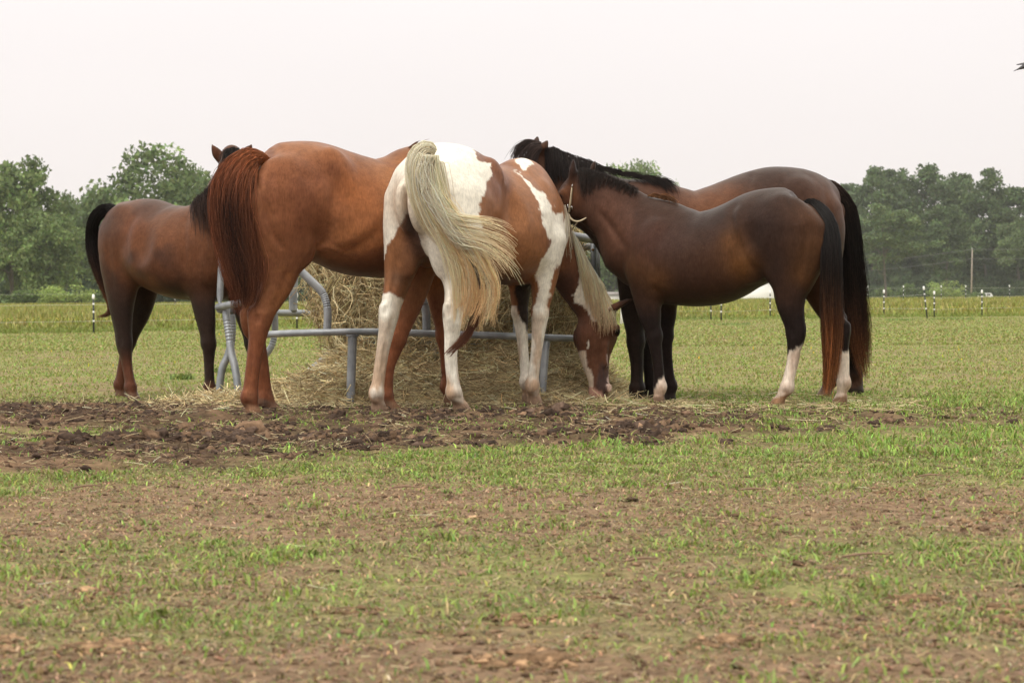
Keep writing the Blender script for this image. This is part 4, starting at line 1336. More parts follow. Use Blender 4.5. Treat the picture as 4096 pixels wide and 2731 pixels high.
    tail(h, o, 'tail', [(3205, 830, 13.68, 12, .02), (3244, 812, 13.61, 20, .03), (3288, 856, 13.54, 36, .04), (3318, 930, 13.47, 42, .05), (3324, 1050, 13.42, 48, .055), (3324, 1180, 13.42, 54, .055), (3326, 1300, 13.42, 56, .055), (3324, 1420, 13.42, 46, .05), (3316, 1530, 13.42, 32, .035), (3312, 1600, 13.42, 20, .025)], m_hair,
         [bl, bl, bl, (.022, .014, .011), (.06, .026, .013), (.16, .058, .02), (.26, .098, .033), (.28, .11, .04)], n=1700, seed=41, wav=.006, frizz=.003, short=.3, clumps=44, streak=.45)
    mane(h, o, 'mane', [[(2312, 674), (2320, 720), (2330, 800)], [(2345, 674), (2345, 730), (2352, 800)], [(2395, 690), (2385, 720), (2370, 770)], [(2446, 708), (2440, 725), (2430, 752)], [(2500, 730), (2490, 748), (2478, 770)], [(2550, 752), (2545, 770), (2535, 792)]], m_hair, (.022, .015, .013), n=620, seed=42, lift=.005, jit=.010, streak=.45, short=.75, ramp=[(.024, .016, .013), (.026, .017, .013), (.045, .024, .016)])
    mane(h, o, 'withers_tuft', [[(2590, 785), (2615, 778), (2640, 796)], [(2630, 790), (2660, 782), (2690, 806)], [(2660, 800), (2690, 796), (2716, 822)]], m_hair, (.16, .07, .027), n=170, seed=43, lift=.004, jit=.006)
    # halter: cheek strap with a tongue sticking up, chin strap, loose throat tie
    e = empty('halter'); e.parent = o
    def lw(L, w=.0):
        D = surf_depth(h, [x for x, y in L], [y for x, y in L])
        D = np.nan_to_num(D, nan=np.nanmin(D))
        return [h.w2l(pt(x, y, d_ - .012 - w)) for (x, y), d_ in zip(L, D)]
    mb = MB()
    mb.tube(lw([(2288, 750), (2284, 790), (2279, 828), (2276, 850)]), [.010, .013, .014, .013], 8, sub=4, flat=[.35] * 13)
    mb.build('cheek_strap', m_leather, e)
    mb = MB()
    mb.tube(lw([(2291, 736), (2288, 750)], .002), [.002, .0095], 8, flat=[.5, .5]); mb.build('strap_tip', m_buckle, e)
    mb = MB(); mb.tube(lw([(2270, 818), (2275, 832), (2287, 826), (2289, 838)], .006), .003, 6, sub=3)
    mb.build('buckle', m_buckle, e)
    d0 = float(np.nanmin(surf_depth(h, [2285], [850])))
    mb = MB()
    mb.tube([h.w2l(pt(*q)) for q in [(2272, 858, d0 - .02), (2280, 872, d0 - .03), (2298, 884, d0 - .035), (2318, 884, d0 - .035), (2336, 876, d0 - .03), (2350, 867, d0 - .03)]], [.014, .012, .009, .008, .007, .004], 7, sub=3, flat=[.6] * 16)
    mb.build('throat_strap', m_leather, e)
    mb = MB()
    mb.tube([h.w2l(pt(*q)) for q in [(2312, 884, d0 - .03), (2300, 902, d0 - .02), (2284, 922, d0 - .0)]], .007, 7, sub=3, flat=[.6] * 7)
    mb.build('chin_strap', m_leather, e)
    # E
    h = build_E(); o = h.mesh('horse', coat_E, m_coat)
    tag(o, 'tall dark bay horse standing behind the small brown one', 'horse', 'horses gathered round the hay feeder')
    tail(h, o, 'tail', [(3268, 752, 14.93, 12, .02), (3318, 742, 14.98, 24, .03), (3360, 796, 15.02, 40, .045), (3392, 860, 15.05, 44, .05), (3408, 980, 15.06, 48, .055), (3418, 1110, 15.06, 52, .055), (3426, 1240, 15.06, 56, .055), (3436, 1360, 15.06, 54, .05), (3452, 1460, 15.06, 40, .035), (3466, 1530, 15.06, 18, .02)], m_hair,
         [(.06, .03, .02), (.026, .016, .013), (.018, .013, .011), (.018, .012, .01), (.03, .016, .011), (.08, .032, .016), (.19, .068, .025), (.26, .095, .034)], n=1600, seed=51, wav=.012, frizz=.004, short=.42, clumps=44, streak=.45)
    mane(h, o, 'mane', [[(2180, 596), (2176, 640), (2172, 700), (2172, 740)], [(2215, 590), (2218, 640), (2220, 700), (2222, 740)], [(2250, 606), (2256, 650), (2262, 700), (2268, 730)], [(2300, 624), (2308, 655), (2318, 690), (2322, 710)], [(2350, 640), (2362, 660), (2372, 690), (2380, 710)],
                        [(2400, 668), (2420, 676), (2440, 690), (2450, 712)], [(2450, 684), (2480, 688), (2510, 704), (2530, 730)], [(2520, 704), (2560, 706), (2590, 722), (2620, 745)], [(2590, 712), (2620, 714), (2650, 740), (2670, 775)], [(2650, 716), (2680, 728), (2705, 750), (2715, 780)]], m_hair, (.026, .018, .016), n=1300, seed=52, lift=.012, jit=.010, streak=.45, clumps=60, short=.55)
    mane(h, o, 'forelock', [[(2165, 575), (2120, 575), (2085, 600), (2062, 640)], [(2150, 568), (2110, 566), (2070, 592), (2044, 640)], [(2160, 585), (2135, 600), (2110, 640), (2095, 690)], [(2168, 596), (2150, 620), (2138, 660), (2130, 700)]], m_hair, (.045, .028, .023), n=480, seed=53, lift=.012, jit=.010, streak=.45)


if 'horses' not in DEV:
    herd()
# ------------------------------------------------------------------ ground
def lerp_tab(x, xs, ys):
    return np.interp(x, xs, ys)


def P3(x, y, z=0.0):
    return np.stack([x, y, np.zeros_like(x) + z], -1)


def mud_mask(x, y):
    """churned mud in front of the feeder, 0..1"""
    n = (fbm(P3(x, y), .9, 4, 31) - .5)
    n2 = (fbm(P3(x, y), 2.6, 3, 32) - .5)
    fr = lerp_tab(x, [-6, -2.2, -1.4, -.7, 0, .4, 1.3, 1.9, 2.6, 6], [8.7, 8.8, 9.0, 9.5, 9.5, 9.8, 10.7, 11.2, 12.0, 13])
    bk = lerp_tab(x, [-6, -2.6, -1.6, -.6, .8, 1.4, 1.9, 2.6, 6], [14.8, 14.8, 14.5, 14.2, 13.9, 13.5, 13.3, 13.2, 13.2])
    m = sstep(-.35, .45, y - fr + n * 2.4 + n2 * 1.0) * sstep(-.5, .4, bk - y + n * 1.6)
    # green islands between the two bands at the left, and the grassier right end
    isl = np.exp(-(((x + 1.9) / .75) ** 2 + ((y - 11.2) / .55) ** 2)) + np.exp(-(((x + 2.9) / .6) ** 2 + ((y - 11.0) / .6) ** 2))
    m = m * (1 - .85 * np.clip(isl, 0, 1) * sstep(.3, .6, fbm(P3(x, y), 1.8, 3, 33)))
    m = m * (1 - .10 * sstep(-3, 0, x)) * (1 - .36 * sstep(.5, 1.8, x + n * 2) * sstep(.42, .62, fbm(P3(x, y), 2.0, 3, 35)))
    return np.clip(m, 0, 1)


def dirt_mask(x, y):
    """bare trodden soil nearer the camera"""
    n = fbm(P3(x, y), .75, 4, 41) - .5
    n2 = fbm(P3(x, y), 2.4, 4, 42) - .5
    a = sstep(5.95, 6.4, y + n * 1.3 + n2 * .8) * sstep(8.35, 7.7, y + n * 1.5 + n2 * 1.0)
    a = a * (1 - .55 * sstep(.2, 1.6, x) * sstep(.45, .6, fbm(P3(x, y), 1.3, 3, 47)))
    b = sstep(4.55, 4.25, y + n * .7 + n2 * .5)
    c = .75 * sstep(.05, .22, fbm(P3(x, y), 2.1, 4, 43) - .46) * sstep(6.6, 6.0, y)
    d = .45 * sstep(.50, .62, fbm(P3(x, y), 1.7, 4, 44)) * sstep(14.5, 17, y) * sstep(44, 30, y)
    return np.clip(np.maximum(np.maximum(a, b), np.maximum(c, d)), 0, 1)


FENCE_A, FENCE_B = np.array([-8.0, 43.0]), np.array([13.0, 60.0])


def fence_y(x):
    return np.interp(x, [-60, -8.0, -4.55, 4.3, 6.9, 10.4, 12.6, 60], [36, 43.2, 47.5, 57.0, 57.5, 60.0, 60.0, 68])


def gz(x, y, fine=True):
    x = np.asarray(x, float); y = np.asarray(y, float)
    z = -.045 * np.exp(-(((x + 2.62) / .9) ** 2 + ((y - 15.75) / .9) ** 2))
    far = sstep(135, 430, y)
    z = z - 2.3 * far
    z = z + .02 * (fbm(P3(x, y), .35, 2, 51) - .5) * sstep(2, 6, y) * sstep(60, 20, y)
    if fine:
        near = (y > 2.5) & (y < 20)
        if near.any():
            m = np.zeros_like(z)
            xx, yy = x[near], y[near]
            mm = mud_mask(xx, yy)
            f = fbm(P3(xx, yy), 5.5, 4, 52)
            r = 1 - np.abs(2 * fbm(P3(xx, yy), 3.2, 4, 53) - 1)
            bump = mm * (.10 * (f - .42) + .035 * (r - .6))
            bump = bump * (1 - .85 * (yy > 12.4) * np.exp(-((np.abs(xx) - 0) / 9) ** 2) * sstep(12.3, 12.8, yy))
            bump = bump + (.022 * (fbm(P3(xx, yy), 7, 4, 54) - .5) + .016 * (fbm(P3(xx, yy), 22, 2, 56) - .5)) * sstep(12.6, 11.5, yy)
            # clod ridge just in front of the hooves
            bump = bump + .030 * mm * np.exp(-((yy - 12.35) / .22) ** 2) * sstep(.38, .62, fbm(P3(xx, yy), 3.5, 3, 55)) * (xx < .9)
            m[near] = bump
            z = z + m
    return z


def build_ground():
    xs = np.concatenate([-np.geomspace(4.64, 900, 46)[::-1], np.arange(-4.6, 4.601, .025), np.geomspace(4.64, 900, 46)])
    ys = np.concatenate([[-60, -25, -10, -4, 0, 1.5, 2.5], np.arange(3, 8, .035), np.arange(8, 15.2, .02), np.arange(15.2, 30, .12), np.geomspace(30.2, 1500, 70)])
    X, Y = np.meshgrid(xs, ys)
    x, y = X.ravel(), Y.ravel()
    z = gz(x, y)
    V = np.stack([x, y, z], 1)
    nx, ny = len(xs), len(ys)
    i = np.arange(ny - 1)[:, None] * nx + np.arange(nx - 1)[None, :]
    Q = np.stack([i, i + 1, i + nx + 1, i + nx], -1).reshape(-1, 4)
    near = y < 60
    C = np.tile(np.array([.19, .185, .062]), (len(V), 1))
    xn, yn = x[near], y[near]
    mm, dd = mud_mask(xn, yn), dirt_mask(xn, yn)
    c = np.tile(np.array([.215, .205, .082]), (len(xn), 1))
    soil = np.array([.215, .14, .086])
    c = mixc(c, (.20, .14, .085), sstep(.42, .6, fbm(P3(xn, yn), 3.0, 4, 61)) * .55)
    c = mixc(c, (.14, .155, .05), sstep(.45, .65, fbm(P3(xn, yn), 1.1, 3, 62)) * .5)
    c = mixc(c, soil, dd * .95)
    c = mixc(c, (.245, .165, .108), dd * sstep(.45, .65, fbm(P3(xn, yn), 4.5, 4, 63)) * .6)
    mud = np.array([.070, .044, .028])
    k = fbm(P3(xn, yn), 5.0, 4, 64)
    mc = mud * (1 - sstep(.4, .62, k))[:, None] + np.array([.15, .092, .058]) * sstep(.4, .62, k)[:, None]
    mc = mixc(mc, (.20, .125, .075), sstep(.55, .68, fbm(P3(xn, yn), 3.3, 3, 65)) * .7)
    c = c * (1 - mm[:, None]) + mc * mm[:, None]
    C[near] = c
    far = ~near
    C[far] = np.array([.25, .235, .08])
    me = raw_mesh('ground', V, Q, C)
    m, nt, b, out = new_mat('pasture_ground')
    at = node(nt, 'ShaderNodeAttribute', attribute_name='coat')
    tc = node(nt, 'ShaderNodeTexCoord')
    n1 = node(nt, 'ShaderNodeTexNoise', Scale=22.0, Detail=7.0, Roughness=.72)
    n2 = node(nt, 'ShaderNodeTexNoise', Scale=5.0, Detail=4.0)
    nt.links.new(tc.outputs['Object'], n1.inputs['Vector']); nt.links.new(tc.outputs['Object'], n2.inputs['Vector'])
    mr = node(nt, 'ShaderNodeMapRange'); mr.inputs[1].default_value = .3; mr.inputs[2].default_value = .7; mr.inputs[3].default_value = .5; mr.inputs[4].default_value = 1.55
    nt.links.new(n1.outputs['Fac'], mr.inputs[0])
    mr2 = node(nt, 'ShaderNodeMapRange'); mr2.inputs[1].default_value = .3; mr2.inputs[2].default_value = .7; mr2.inputs[3].default_value = .85; mr2.inputs[4].default_value = 1.15
    nt.links.new(n2.outputs['Fac'], mr2.inputs[0])
    mu = node(nt, 'ShaderNodeMath', operation='MULTIPLY'); nt.links.new(mr.outputs[0], mu.inputs[0]); nt.links.new(mr2.outputs[0], mu.inputs[1])
    mx = node(nt, 'ShaderNodeMix', data_type='RGBA', blend_type='MULTIPLY'); mx.inputs[0].default_value = 1
    nt.links.new(at.outputs['Color'], mx.inputs[6]); nt.links.new(mu.outputs[0], mx.inputs[7])
    nt.links.new(mx.outputs[2], b.inputs['Base Color'])
    b.inputs['Roughness'].default_value = .95; b.inputs['Specular IOR Level'].default_value = .1
    bp = node(nt, 'ShaderNodeBump', Strength=1.0, Distance=.02)
    nt.links.new(n1.outputs['Fac'], bp.inputs['Height']); nt.links.new(bp.outputs[0], b.inputs['Normal'])
    o = add_obj('ground', me, None, m)
    tag(o, 'trodden pasture of short grass, bare soil and churned mud', 'ground', kind='structure')


def blades(name, x, y, hgt, wid, col, label, cat, mat, lean=.6, zoff=-.003, seed=0, fine=True):
    r = np.random.default_rng(seed)
    n = len(x)
    z = gz(x, y, fine) + zoff
    az = r.random(n) * 2 * np.pi
    fx, fy = np.cos(az), np.sin(az)
    sx, sy = -fy, fx
    ln = lean * (.35 + .9 * r.random(n)) * hgt
    B = np.stack([x, y, z], 1)
    Mi = B + np.stack([fx * ln * .35, fy * ln * .35, hgt * .6], 1)
    droop = 1 - .35 * r.random(n) * (ln / hgt)
    Tp = B + np.stack([fx * ln, fy * ln, hgt * droop], 1)
    S = np.stack([sx * wid, sy * wid, np.zeros(n)], 1)
    V = np.stack([B - S * .8, B + S * .8, Mi - S, Mi + S, Tp], 1).reshape(-1, 3)
    b = np.arange(n)[:, None] * 5
    Q = b + np.array([[0, 1, 3, 2]]); T = b + np.array([[2, 3, 4]])
    C = np.repeat(col, 5, axis=0)
    o = add_obj(name, raw_mesh(name, V, [Q, T], C, smooth=False), None, mat)
    tag(o, label, cat, kind='stuff')
    return o


def scatter(r, n, y0, y1, margin=1.25, power=1.0):
    """random points inside the widened view wedge"""
    u = r.random(n)
    y = y0 + (y1 - y0) * u ** power
    w = (y * .2276 * (margin - .1) + 1.25)
    x = (r.random(n) * 2 - 1) * w
    return x, y


def gcol(r, n, base, var=.25, yellow=None, yf=.2):
    c = np.tile(np.asarray(base, float), (n, 1)) * np.exp(var * r.standard_normal((n, 1)))
    c *= np.exp(.10 * r.standard_normal((n, 3)))
    if yellow is not None:
        k = r.random(n) < yf
        c[k] = np.asarray(yellow) * np.exp(var * r.standard_normal((k.sum(), 1)))
    return np.clip(c, 0.005, .8)


def build_grass():
    m = attr_mat('grass_blade', rough=.55, spec=.25, translucent=.35)
    r = np.random.default_rng(71)
    # near: short broad tufts
    x, y = scatter(r, 560000, 3.3, 9.6)
    d = (1 - .97 * mud_mask(x, y)) * (1 - .74 * dirt_mask(x, y))
    cl = fbm(P3(x, y), 6.5, 3, 72)
    den = d * (.22 + .6 * sstep(.40, .64, cl)) * (.35 + .9 * sstep(.36, .62, fbm(P3(x, y), 1.6, 3, 78)))
    strip = np.exp(-((y - 8.75 - .25 * np.sin(x)) / .42) ** 2) * sstep(-2.5, .2, x + .5)
    den = np.clip(den + .5 * strip * d, 0, 1) * sstep(2.6, 4.4, y + 1.2)
    k = r.random(len(x)) < den * .85 * (.45 + .55 * sstep(4.0, 9.0, y))
    x, y, cl = x[k], y[k], cl[k]
    n = len(x); print('near blades', n)
    h = (.008 + .022 * r.random(n) ** 1.8) * (.75 + .6 * sstep(.45, .7, cl))
    c = gcol(r, n, (.215, .285, .066), .3, (.29, .22, .11), .2)
    blades('near_grass', x, y, h, .0018 + .0016 * r.random(n), c, 'short green grass tufts in the trodden soil nearest the camera', 'grass', m, 1.5, seed=1)
    # dead matted blades lying flat between the tufts
    x, y = scatter(r, 200000, 3.3, 10.5)
    k = r.random(len(x)) < (1 - mud_mask(x, y)) * (.35 + .65 * sstep(.35, .6, fbm(P3(x, y), 3.0, 3, 79)))
    x, y = x[k], y[k]; n = len(x)
    c = np.where((r.random(n) < .72)[:, None], gcol(r, n, (.29, .20, .118), .35), gcol(r, n, (.22, .22, .075), .3))
    blades('matted_grass', x, y, .004 + .008 * r.random(n), .0014 + .0016 * r.random(n), c, 'dead and trampled blades matted over the soil near the camera', 'dry grass', m, 3.2, zoff=.001, seed=9)
    # middle: around and in front of the mud, brighter and longer
    x, y = scatter(r, 480000, 9.2, 15.5)
    mm = mud_mask(x, y)
    cl = fbm(P3(x, y), 5.0, 3, 73)
    den = (1 - .965 * mm) * (.18 + .82 * sstep(.40, .62, cl)) + .22 * mm * sstep(.60, .68, fbm(P3(x, y), 4.0, 2, 74))
    k = r.random(len(x)) < den * .33
    x, y, cl = x[k], y[k], cl[k]
    hay = np.hypot(x + .5, y - 15.0) < 1.25
    x, y, cl = x[~hay], y[~hay], cl[~hay]
    n = len(x); print('mid blades', n)
    g = sstep(-1.5, 1.5, x)
    h = (.013 + .030 * r.random(n) ** 1.7) * (.7 + .6 * sstep(.42, .66, cl)) * (.8 + .35 * g) * sstep(16.5, 13.0, y + .0) ** .3
    c = gcol(r, n, (.20, .29, .058), .28, (.30, .24, .11), .2)
    blades('mid_grass', x, y, h, .0024 + .0018 * r.random(n), c, 'bright green grass growing along the mud in front of the hooves', 'grass', m, 1.3, seed=2)
    # grazed pasture out to the fence
    x, y = scatter(r, 330000, 14.5, 30, power=1.2)
    den = .35 + .65 * sstep(.38, .62, fbm(P3(x, y), 2.2, 4, 75)); den = den * (1 - .7 * dirt_mask(x, y))
    den = den * (np.hypot(x + .5, y - 15.0) > 1.25)
    k = r.random(len(x)) < den * .5
    x, y = x[k], y[k]; n = len(x)
    c = gcol(r, n, (.245, .29, .08), .14, (.35, .30, .14), .25)
    blades('pasture_grass', x, y, .012 + .022 * r.random(n) ** 1.6, .004 + .004 * r.random(n), c, 'close grazed pasture between the feeder and the fence', 'grass', m, .9, seed=3)
    x, y = scatter(r, 200000, 29, 58, power=1.3)
    k = (y < fence_y(x) + .5) & (r.random(len(x)) < .25 + .75 * sstep(.38, .6, fbm(P3(x, y), 1.2, 4, 76)))
    x, y = x[k], y[k]; n = len(x)
    c = gcol(r, n, (.25, .29, .082), .12, (.35, .30, .14), .25)
    blades('far_pasture_grass', x, y, .015 + .03 * r.random(n) ** 1.6, .009 + .008 * r.random(n), c, 'grazed yellow green pasture just short of the fence', 'grass', m, .9, seed=4, fine=False)
    # tall uncut meadow beyond the fence
    x, y = scatter(r, 250000, 42, 148, margin=1.35, power=1.35)
    e = y - fence_y(x)
    k = (e > -.3)
    x, y, e = x[k], y[k], e[k]; n = len(x)
    pt_ = fbm(P3(x, y), .35, 3, 77)
    c = gcol(r, n, (.225, .238, .056), .2, (.33, .29, .11), .2) * (.8 + .4 * pt_)[:, None]
    c = mixc(c, (.14, .21, .04), sstep(4, 0, e) * .6)
    h = (.16 + .20 * r.random(n)) * sstep(-1.0, 7, e) + .05
    blades('meadow_grass', x, y, h, .012 + .016 * r.random(n) * (y / 60), c, 'tall yellow green meadow grass beyond the wire fence', 'meadow grass', m, .5, seed=5, fine=False)
    x, y = scatter(r, 11000, 43, 100, margin=1.3, power=1.0)
    k = y - fence_y(x) > .3
    x, y = x[k], y[k]; n = len(x)
    me_c = gcol(r, n, (.60, .54, .12), .15)
    blades('meadow_flowers', x, y, .010 + .010 * r.random(n), .006 + .006 * r.random(n), me_c, 'tiny yellow flowers dotted through the tall meadow', 'flowers', m, .4, zoff=.24, seed=6, fine=False)
    x, y = scatter(r, 220, 20, 44)
    blades('pasture_buttercups', x, y, .02 + .025 * r.random(len(x)), .005 + .003 * r.random(len(x)), gcol(r, len(x), (.62, .48, .04), .1), 'few small yellow flowers in the grazed pasture', 'flowers', m, .3, seed=7)
    # darker weedy tussocks in the pasture
    xs, ys = [], []
    for (px, py, rad, cnt) in [(2812, 1278, .5, 700), (3800, 1278, .35, 400), (3850, 1279, .3, 300), (3600, 1282, .35, 300), (730, 1520, .10, 120), (900, 1490, .1, 100), (2930, 1300, .4, 250)]:
        g = gpt(px, py)
        a = r.random(cnt) * 6.28; d_ = rad * np.sqrt(r.random(cnt))
        xs.append(g[0] + np.cos(a) * d_); ys.append(g[1] + np.sin(a) * d_ * 1.6)
    x, y = np.concatenate(xs), np.concatenate(ys)
    blades('weed_tussocks', x, y, .025 + .045 * r.random(len(x)), .006 + .006 * r.random(len(x)), gcol(r, len(x), (.19, .25, .075), .25), 'darker green weedy tussocks in the grazed pasture', 'weeds', m, .9, seed=8, fine=False)


def lumps(name, x, y, s, col, label, cat, mat, seed=0, flat=.7, sink=.35, sub=2, rough=2.2):
    """irregular clods"""
    r = np.random.default_rng(seed)
    import bmesh
    bm = bmesh.new(); bmesh.ops.create_icosphere(bm, subdivisions=sub, radius=1)
    bv = np.array([v.co[:] for v in bm.verts]); bf = np.array([[v.index for v in f.verts] for f in bm.faces]); bm.free()
    n = len(x)
    z = gz(x, y)
    ph = r.random((n, 1, 3)) * 50
    Q = bv[None] * 1.0 + ph
    d = fbm(Q.reshape(-1, 3), rough, 2, seed).reshape(n, -1)
    sc = np.stack([s * (.8 + .6 * r.random(n)), s * (.8 + .6 * r.random(n)), s * flat * (.6 + .6 * r.random(n))], 1)
    V = bv[None] * np.clip(-.35 + 2.7 * d, .15, 2)[..., None] * sc[:, None]
    a = r.random(n) * 6.28
    ca, sa = np.cos(a)[:, None], np.sin(a)[:, None]
    V = np.stack([V[..., 0] * ca - V[..., 1] * sa, V[..., 0] * sa + V[..., 1] * ca, V[..., 2]], -1)
    V = V + np.stack([x, y, z + sc[:, 2] * (1 - 2 * sink) * .5], 1)[:, None]
    F = (bf[None] + (np.arange(n) * len(bv))[:, None, None]).reshape(-1, 3)
    C = np.repeat(col, len(bv), axis=0) * (.7 + .6 * fbm(Q.reshape(-1, 3), 2.5, 2, seed + 3))[:, None]
    o = add_obj(name, raw_mesh(name, V.reshape(-1, 3), F, C, smooth=False), None, mat)
    tag(o, label, cat, kind='stuff')


def straws(r, n, x, y, z, L, rad, col, pitch=.12, bend=.25, m=4, vert=None):
    """short curved stalks: paths (n,m,3)"""
    az = r.random(n) * 2 * np.pi
    pi_ = pitch * r.standard_normal(n) if vert is None else vert
    d = np.stack([np.cos(az) * np.cos(pi_), np.sin(az) * np.cos(pi_), np.sin(pi_)], 1)
    t = np.linspace(-.5, .5, m)[None, :, None]
    b = r.standard_normal((n, 1, 3)) * bend * L[:, None, None]
    b[..., 2] *= .4
    P = np.stack([x, y, z], 1)[:, None] + d[:, None] * (t * L[:, None, None]) + b * (t ** 2 - .08)
    return P


def stalk_mesh(name, P, rad, cols, mat, parent=None):
    n, m, _ = P.shape
    V, Q = strands(P, 1.0, .8)
    # per-stalk radius: rescale about the axis
    ax = np.repeat(P.reshape(-1, 3), 3, axis=0)
    V = ax + (V - ax) * np.repeat(np.repeat(rad, m), 3)[:, None]
    C = np.repeat(cols, m * 3, axis=0)
    return add_obj(name, raw_mesh(name, V, Q, C, smooth=False), parent, mat)


HAYC = np.array([[.72, .58, .34], [.62, .51, .29], [.80, .68, .43], [.50, .38, .21], [.32, .22, .12], [.62, .54, .31]])


def haycol(r, n, dark=0.0):
    c = HAYC[r.integers(0, len(HAYC), n)] * np.exp(.18 * r.standard_normal((n, 1)))
    return np.clip(c * (1 - dark), 0, .8)


def build_litter():
    r = np.random.default_rng(81)
    mc = attr_mat('mud_clod', rough=.95, spec=.12, bump=.8, bscale=(90, 90, 90), mott=.25, mscale=60)
    x, y = scatter(r, 29000, 8.4, 14.6)
    k = r.random(len(x)) < mud_mask(x, y) ** 1.5 * (.25 + .75 * sstep(.4, .62, fbm(P3(x, y), 2.5, 3, 82))) * .42
    k &= ~((y > 12.9) & (np.abs(x + .4) < 1.6) & (y > 13.4))
    x, y = x[k], y[k]; n = len(x); print('clods', n)
    s = .006 + .022 * r.random(n) ** 3.0
    base = np.where((r.random(n) < .6)[:, None], np.array([[.052, .034, .025]]), np.array([[.12, .075, .048]])) * np.exp(.25 * r.standard_normal((n, 1)))
    lumps('mud_clods', x, y, s, base, 'dark clods of churned mud and dung in front of the horses', 'mud clods', mc, 3)
    # soil crumbs and a few dry dung lumps near the camera
    x, y = scatter(r, 21000, 3.4, 9.0)
    k = r.random(len(x)) < .14 + .55 * dirt_mask(x, y)
    x, y = x[k], y[k]; n = len(x)
    s = .0025 + .010 * r.random(n) ** 3.5
    lumps('soil_crumbs', x, y, s, np.array([[.165, .105, .064]]) * np.exp(.3 * r.standard_normal((n, 1))), 'small crumbs of dry soil on the bare ground', 'soil crumbs', mc, 4, .6)
    spots = [(380, 2370, .05), (400, 2390, .04), (60, 2400, .035), (30, 2560, .045), (20, 2600, .045), (400, 2585, .06), (455, 2570, .05), (530, 2590, .045), (2100, 2640, .07), (2180, 2650, .06), (1420, 2440, .04),
             (3150, 2400, .045), (3190, 2410, .04), (3620, 2385, .05), (3680, 2395, .045), (3480, 2512, .05), (4050, 2430, .06), (4080, 2470, .05), (4070, 2490, .06), (2340, 2390, .03), (3560, 1970, .04), (3575, 1962, .03),
             (1780, 2085, .03), (1160, 2085, .025), (4010, 2050, .05), (3920, 2075, .045), (2080, 2470, .05), (2040, 2490, .04), (2900, 2560, .05), (3960, 2030, .03)]
    g = np.array([gpt(a, b) for a, b, c in spots]); s = np.array([c for a, b, c in spots])
    def heap(cx, cy, cs, m):
        a = r.random((len(cx), m)) * 6.28; q = np.sqrt(r.random((len(cx), m))) * cs[:, None] * 1.5
        return (cx[:, None] + np.cos(a) * q).ravel(), (cy[:, None] + np.sin(a) * q).ravel(), (cs[:, None] * (.08 + .24 * r.random((len(cx), m)) * np.clip(1.5 - q / cs[:, None], .2, 1.2))).ravel()
    hx, hy, hs = heap(g[:, 0], g[:, 1], s * 1.1, 60)
    lumps('dung_lumps', hx, hy, hs, np.array([[.20, .125, .07]]) * np.exp(.3 * r.standard_normal((len(hs), 1))), 'dry crumbling dung lumps in the grass near the camera', 'dung', mc, 5, .55)
    big = []
    for q in range(110):
        px = r.uniform(0, 3000); py = r.choice([r.uniform(1640, 1680), r.uniform(1720, 1860), r.uniform(1660, 1800)])
        big.append((*gpt(px, py)[:2], r.uniform(.03, .075)))
    big += [(*gpt(a, b)[:2], c) for a, b, c in [(1560, 1660, .05), (2900, 1690, .05), (3010, 1700, .05), (3320, 1735, .05), (3380, 1742, .06), (3440, 1738, .045), (3590, 1690, .035), (3540, 1695, .03), (2620, 1740, .09), (2560, 1745, .08), (2700, 1725, .06), (2180, 1680, .08), (2230, 1690, .07), (300, 1640, .07), (520, 1640, .07), (420, 1640, .08), (580, 1780, .10), (300, 1790, .09), (950, 1760, .10), (1010, 1770, .09)]]
    big = np.array(big)
    k = mud_mask(big[:, 0], big[:, 1]) > .25
    big = big[k]
    hx, hy, hs = heap(big[:, 0], big[:, 1], big[:, 2] * 1.5, 90)
    lumps('mud_heaps', hx, hy, hs * 1.05, np.where((r.random(len(hs)) < .6)[:, None], np.array([[.055, .036, .026]]), np.array([[.12, .075, .046]])) * np.exp(.3 * r.standard_normal((len(hs), 1))), 'larger torn up heaps of dark mud in front of the feeder', 'mud heaps', mc, 6, .8)
    # fibres: trampled hay and roots in the mud, dry stalks elsewhere
    ms = attr_mat('dry_straw', rough=.7, spec=.25)
    x, y = scatter(r, 38000, 8.4, 15.2)
    mm = mud_mask(x, y)
    k = r.random(len(x)) < mm * .55 + .04
    x, y = x[k], y[k]; n = len(x)
    L = .02 + .09 * r.random(n) ** 2.2
    c = haycol(r, n)
    dk = r.random(n) < .78
    c[dk] = np.array([.13, .08, .05]) * np.exp(.35 * r.standard_normal((dk.sum(), 1)))
    P = straws(r, n, x, y, gz(x, y) + .012 + .022 * r.random(n) ** 2, L, None, c, .28)
    o = stalk_mesh('trampled_straw', P, .0009 + .0009 * r.random(n), c * .8, ms)
    tag(o, 'bits of trampled straw and root mixed into the mud', 'straw', kind='stuff')
    x, y = scatter(r, 1500, 3.4, 9.6)
    n = len(x); L = .02 + .07 * r.random(n) ** 2
    c = haycol(r, n); dk = r.random(n) < .5
    c[dk] = np.array([.20, .13, .085]) * np.exp(.25 * r.standard_normal((dk.sum(), 1)))
    P = straws(r, n, x, y, gz(x, y) + .006, L, None, c, .08)
    o = stalk_mesh('dry_stalks', P, .0008 + .0008 * r.random(n), c * .75, ms)
    tag(o, 'dry stalks scattered on the bare soil near the camera', 'straw', kind='stuff')
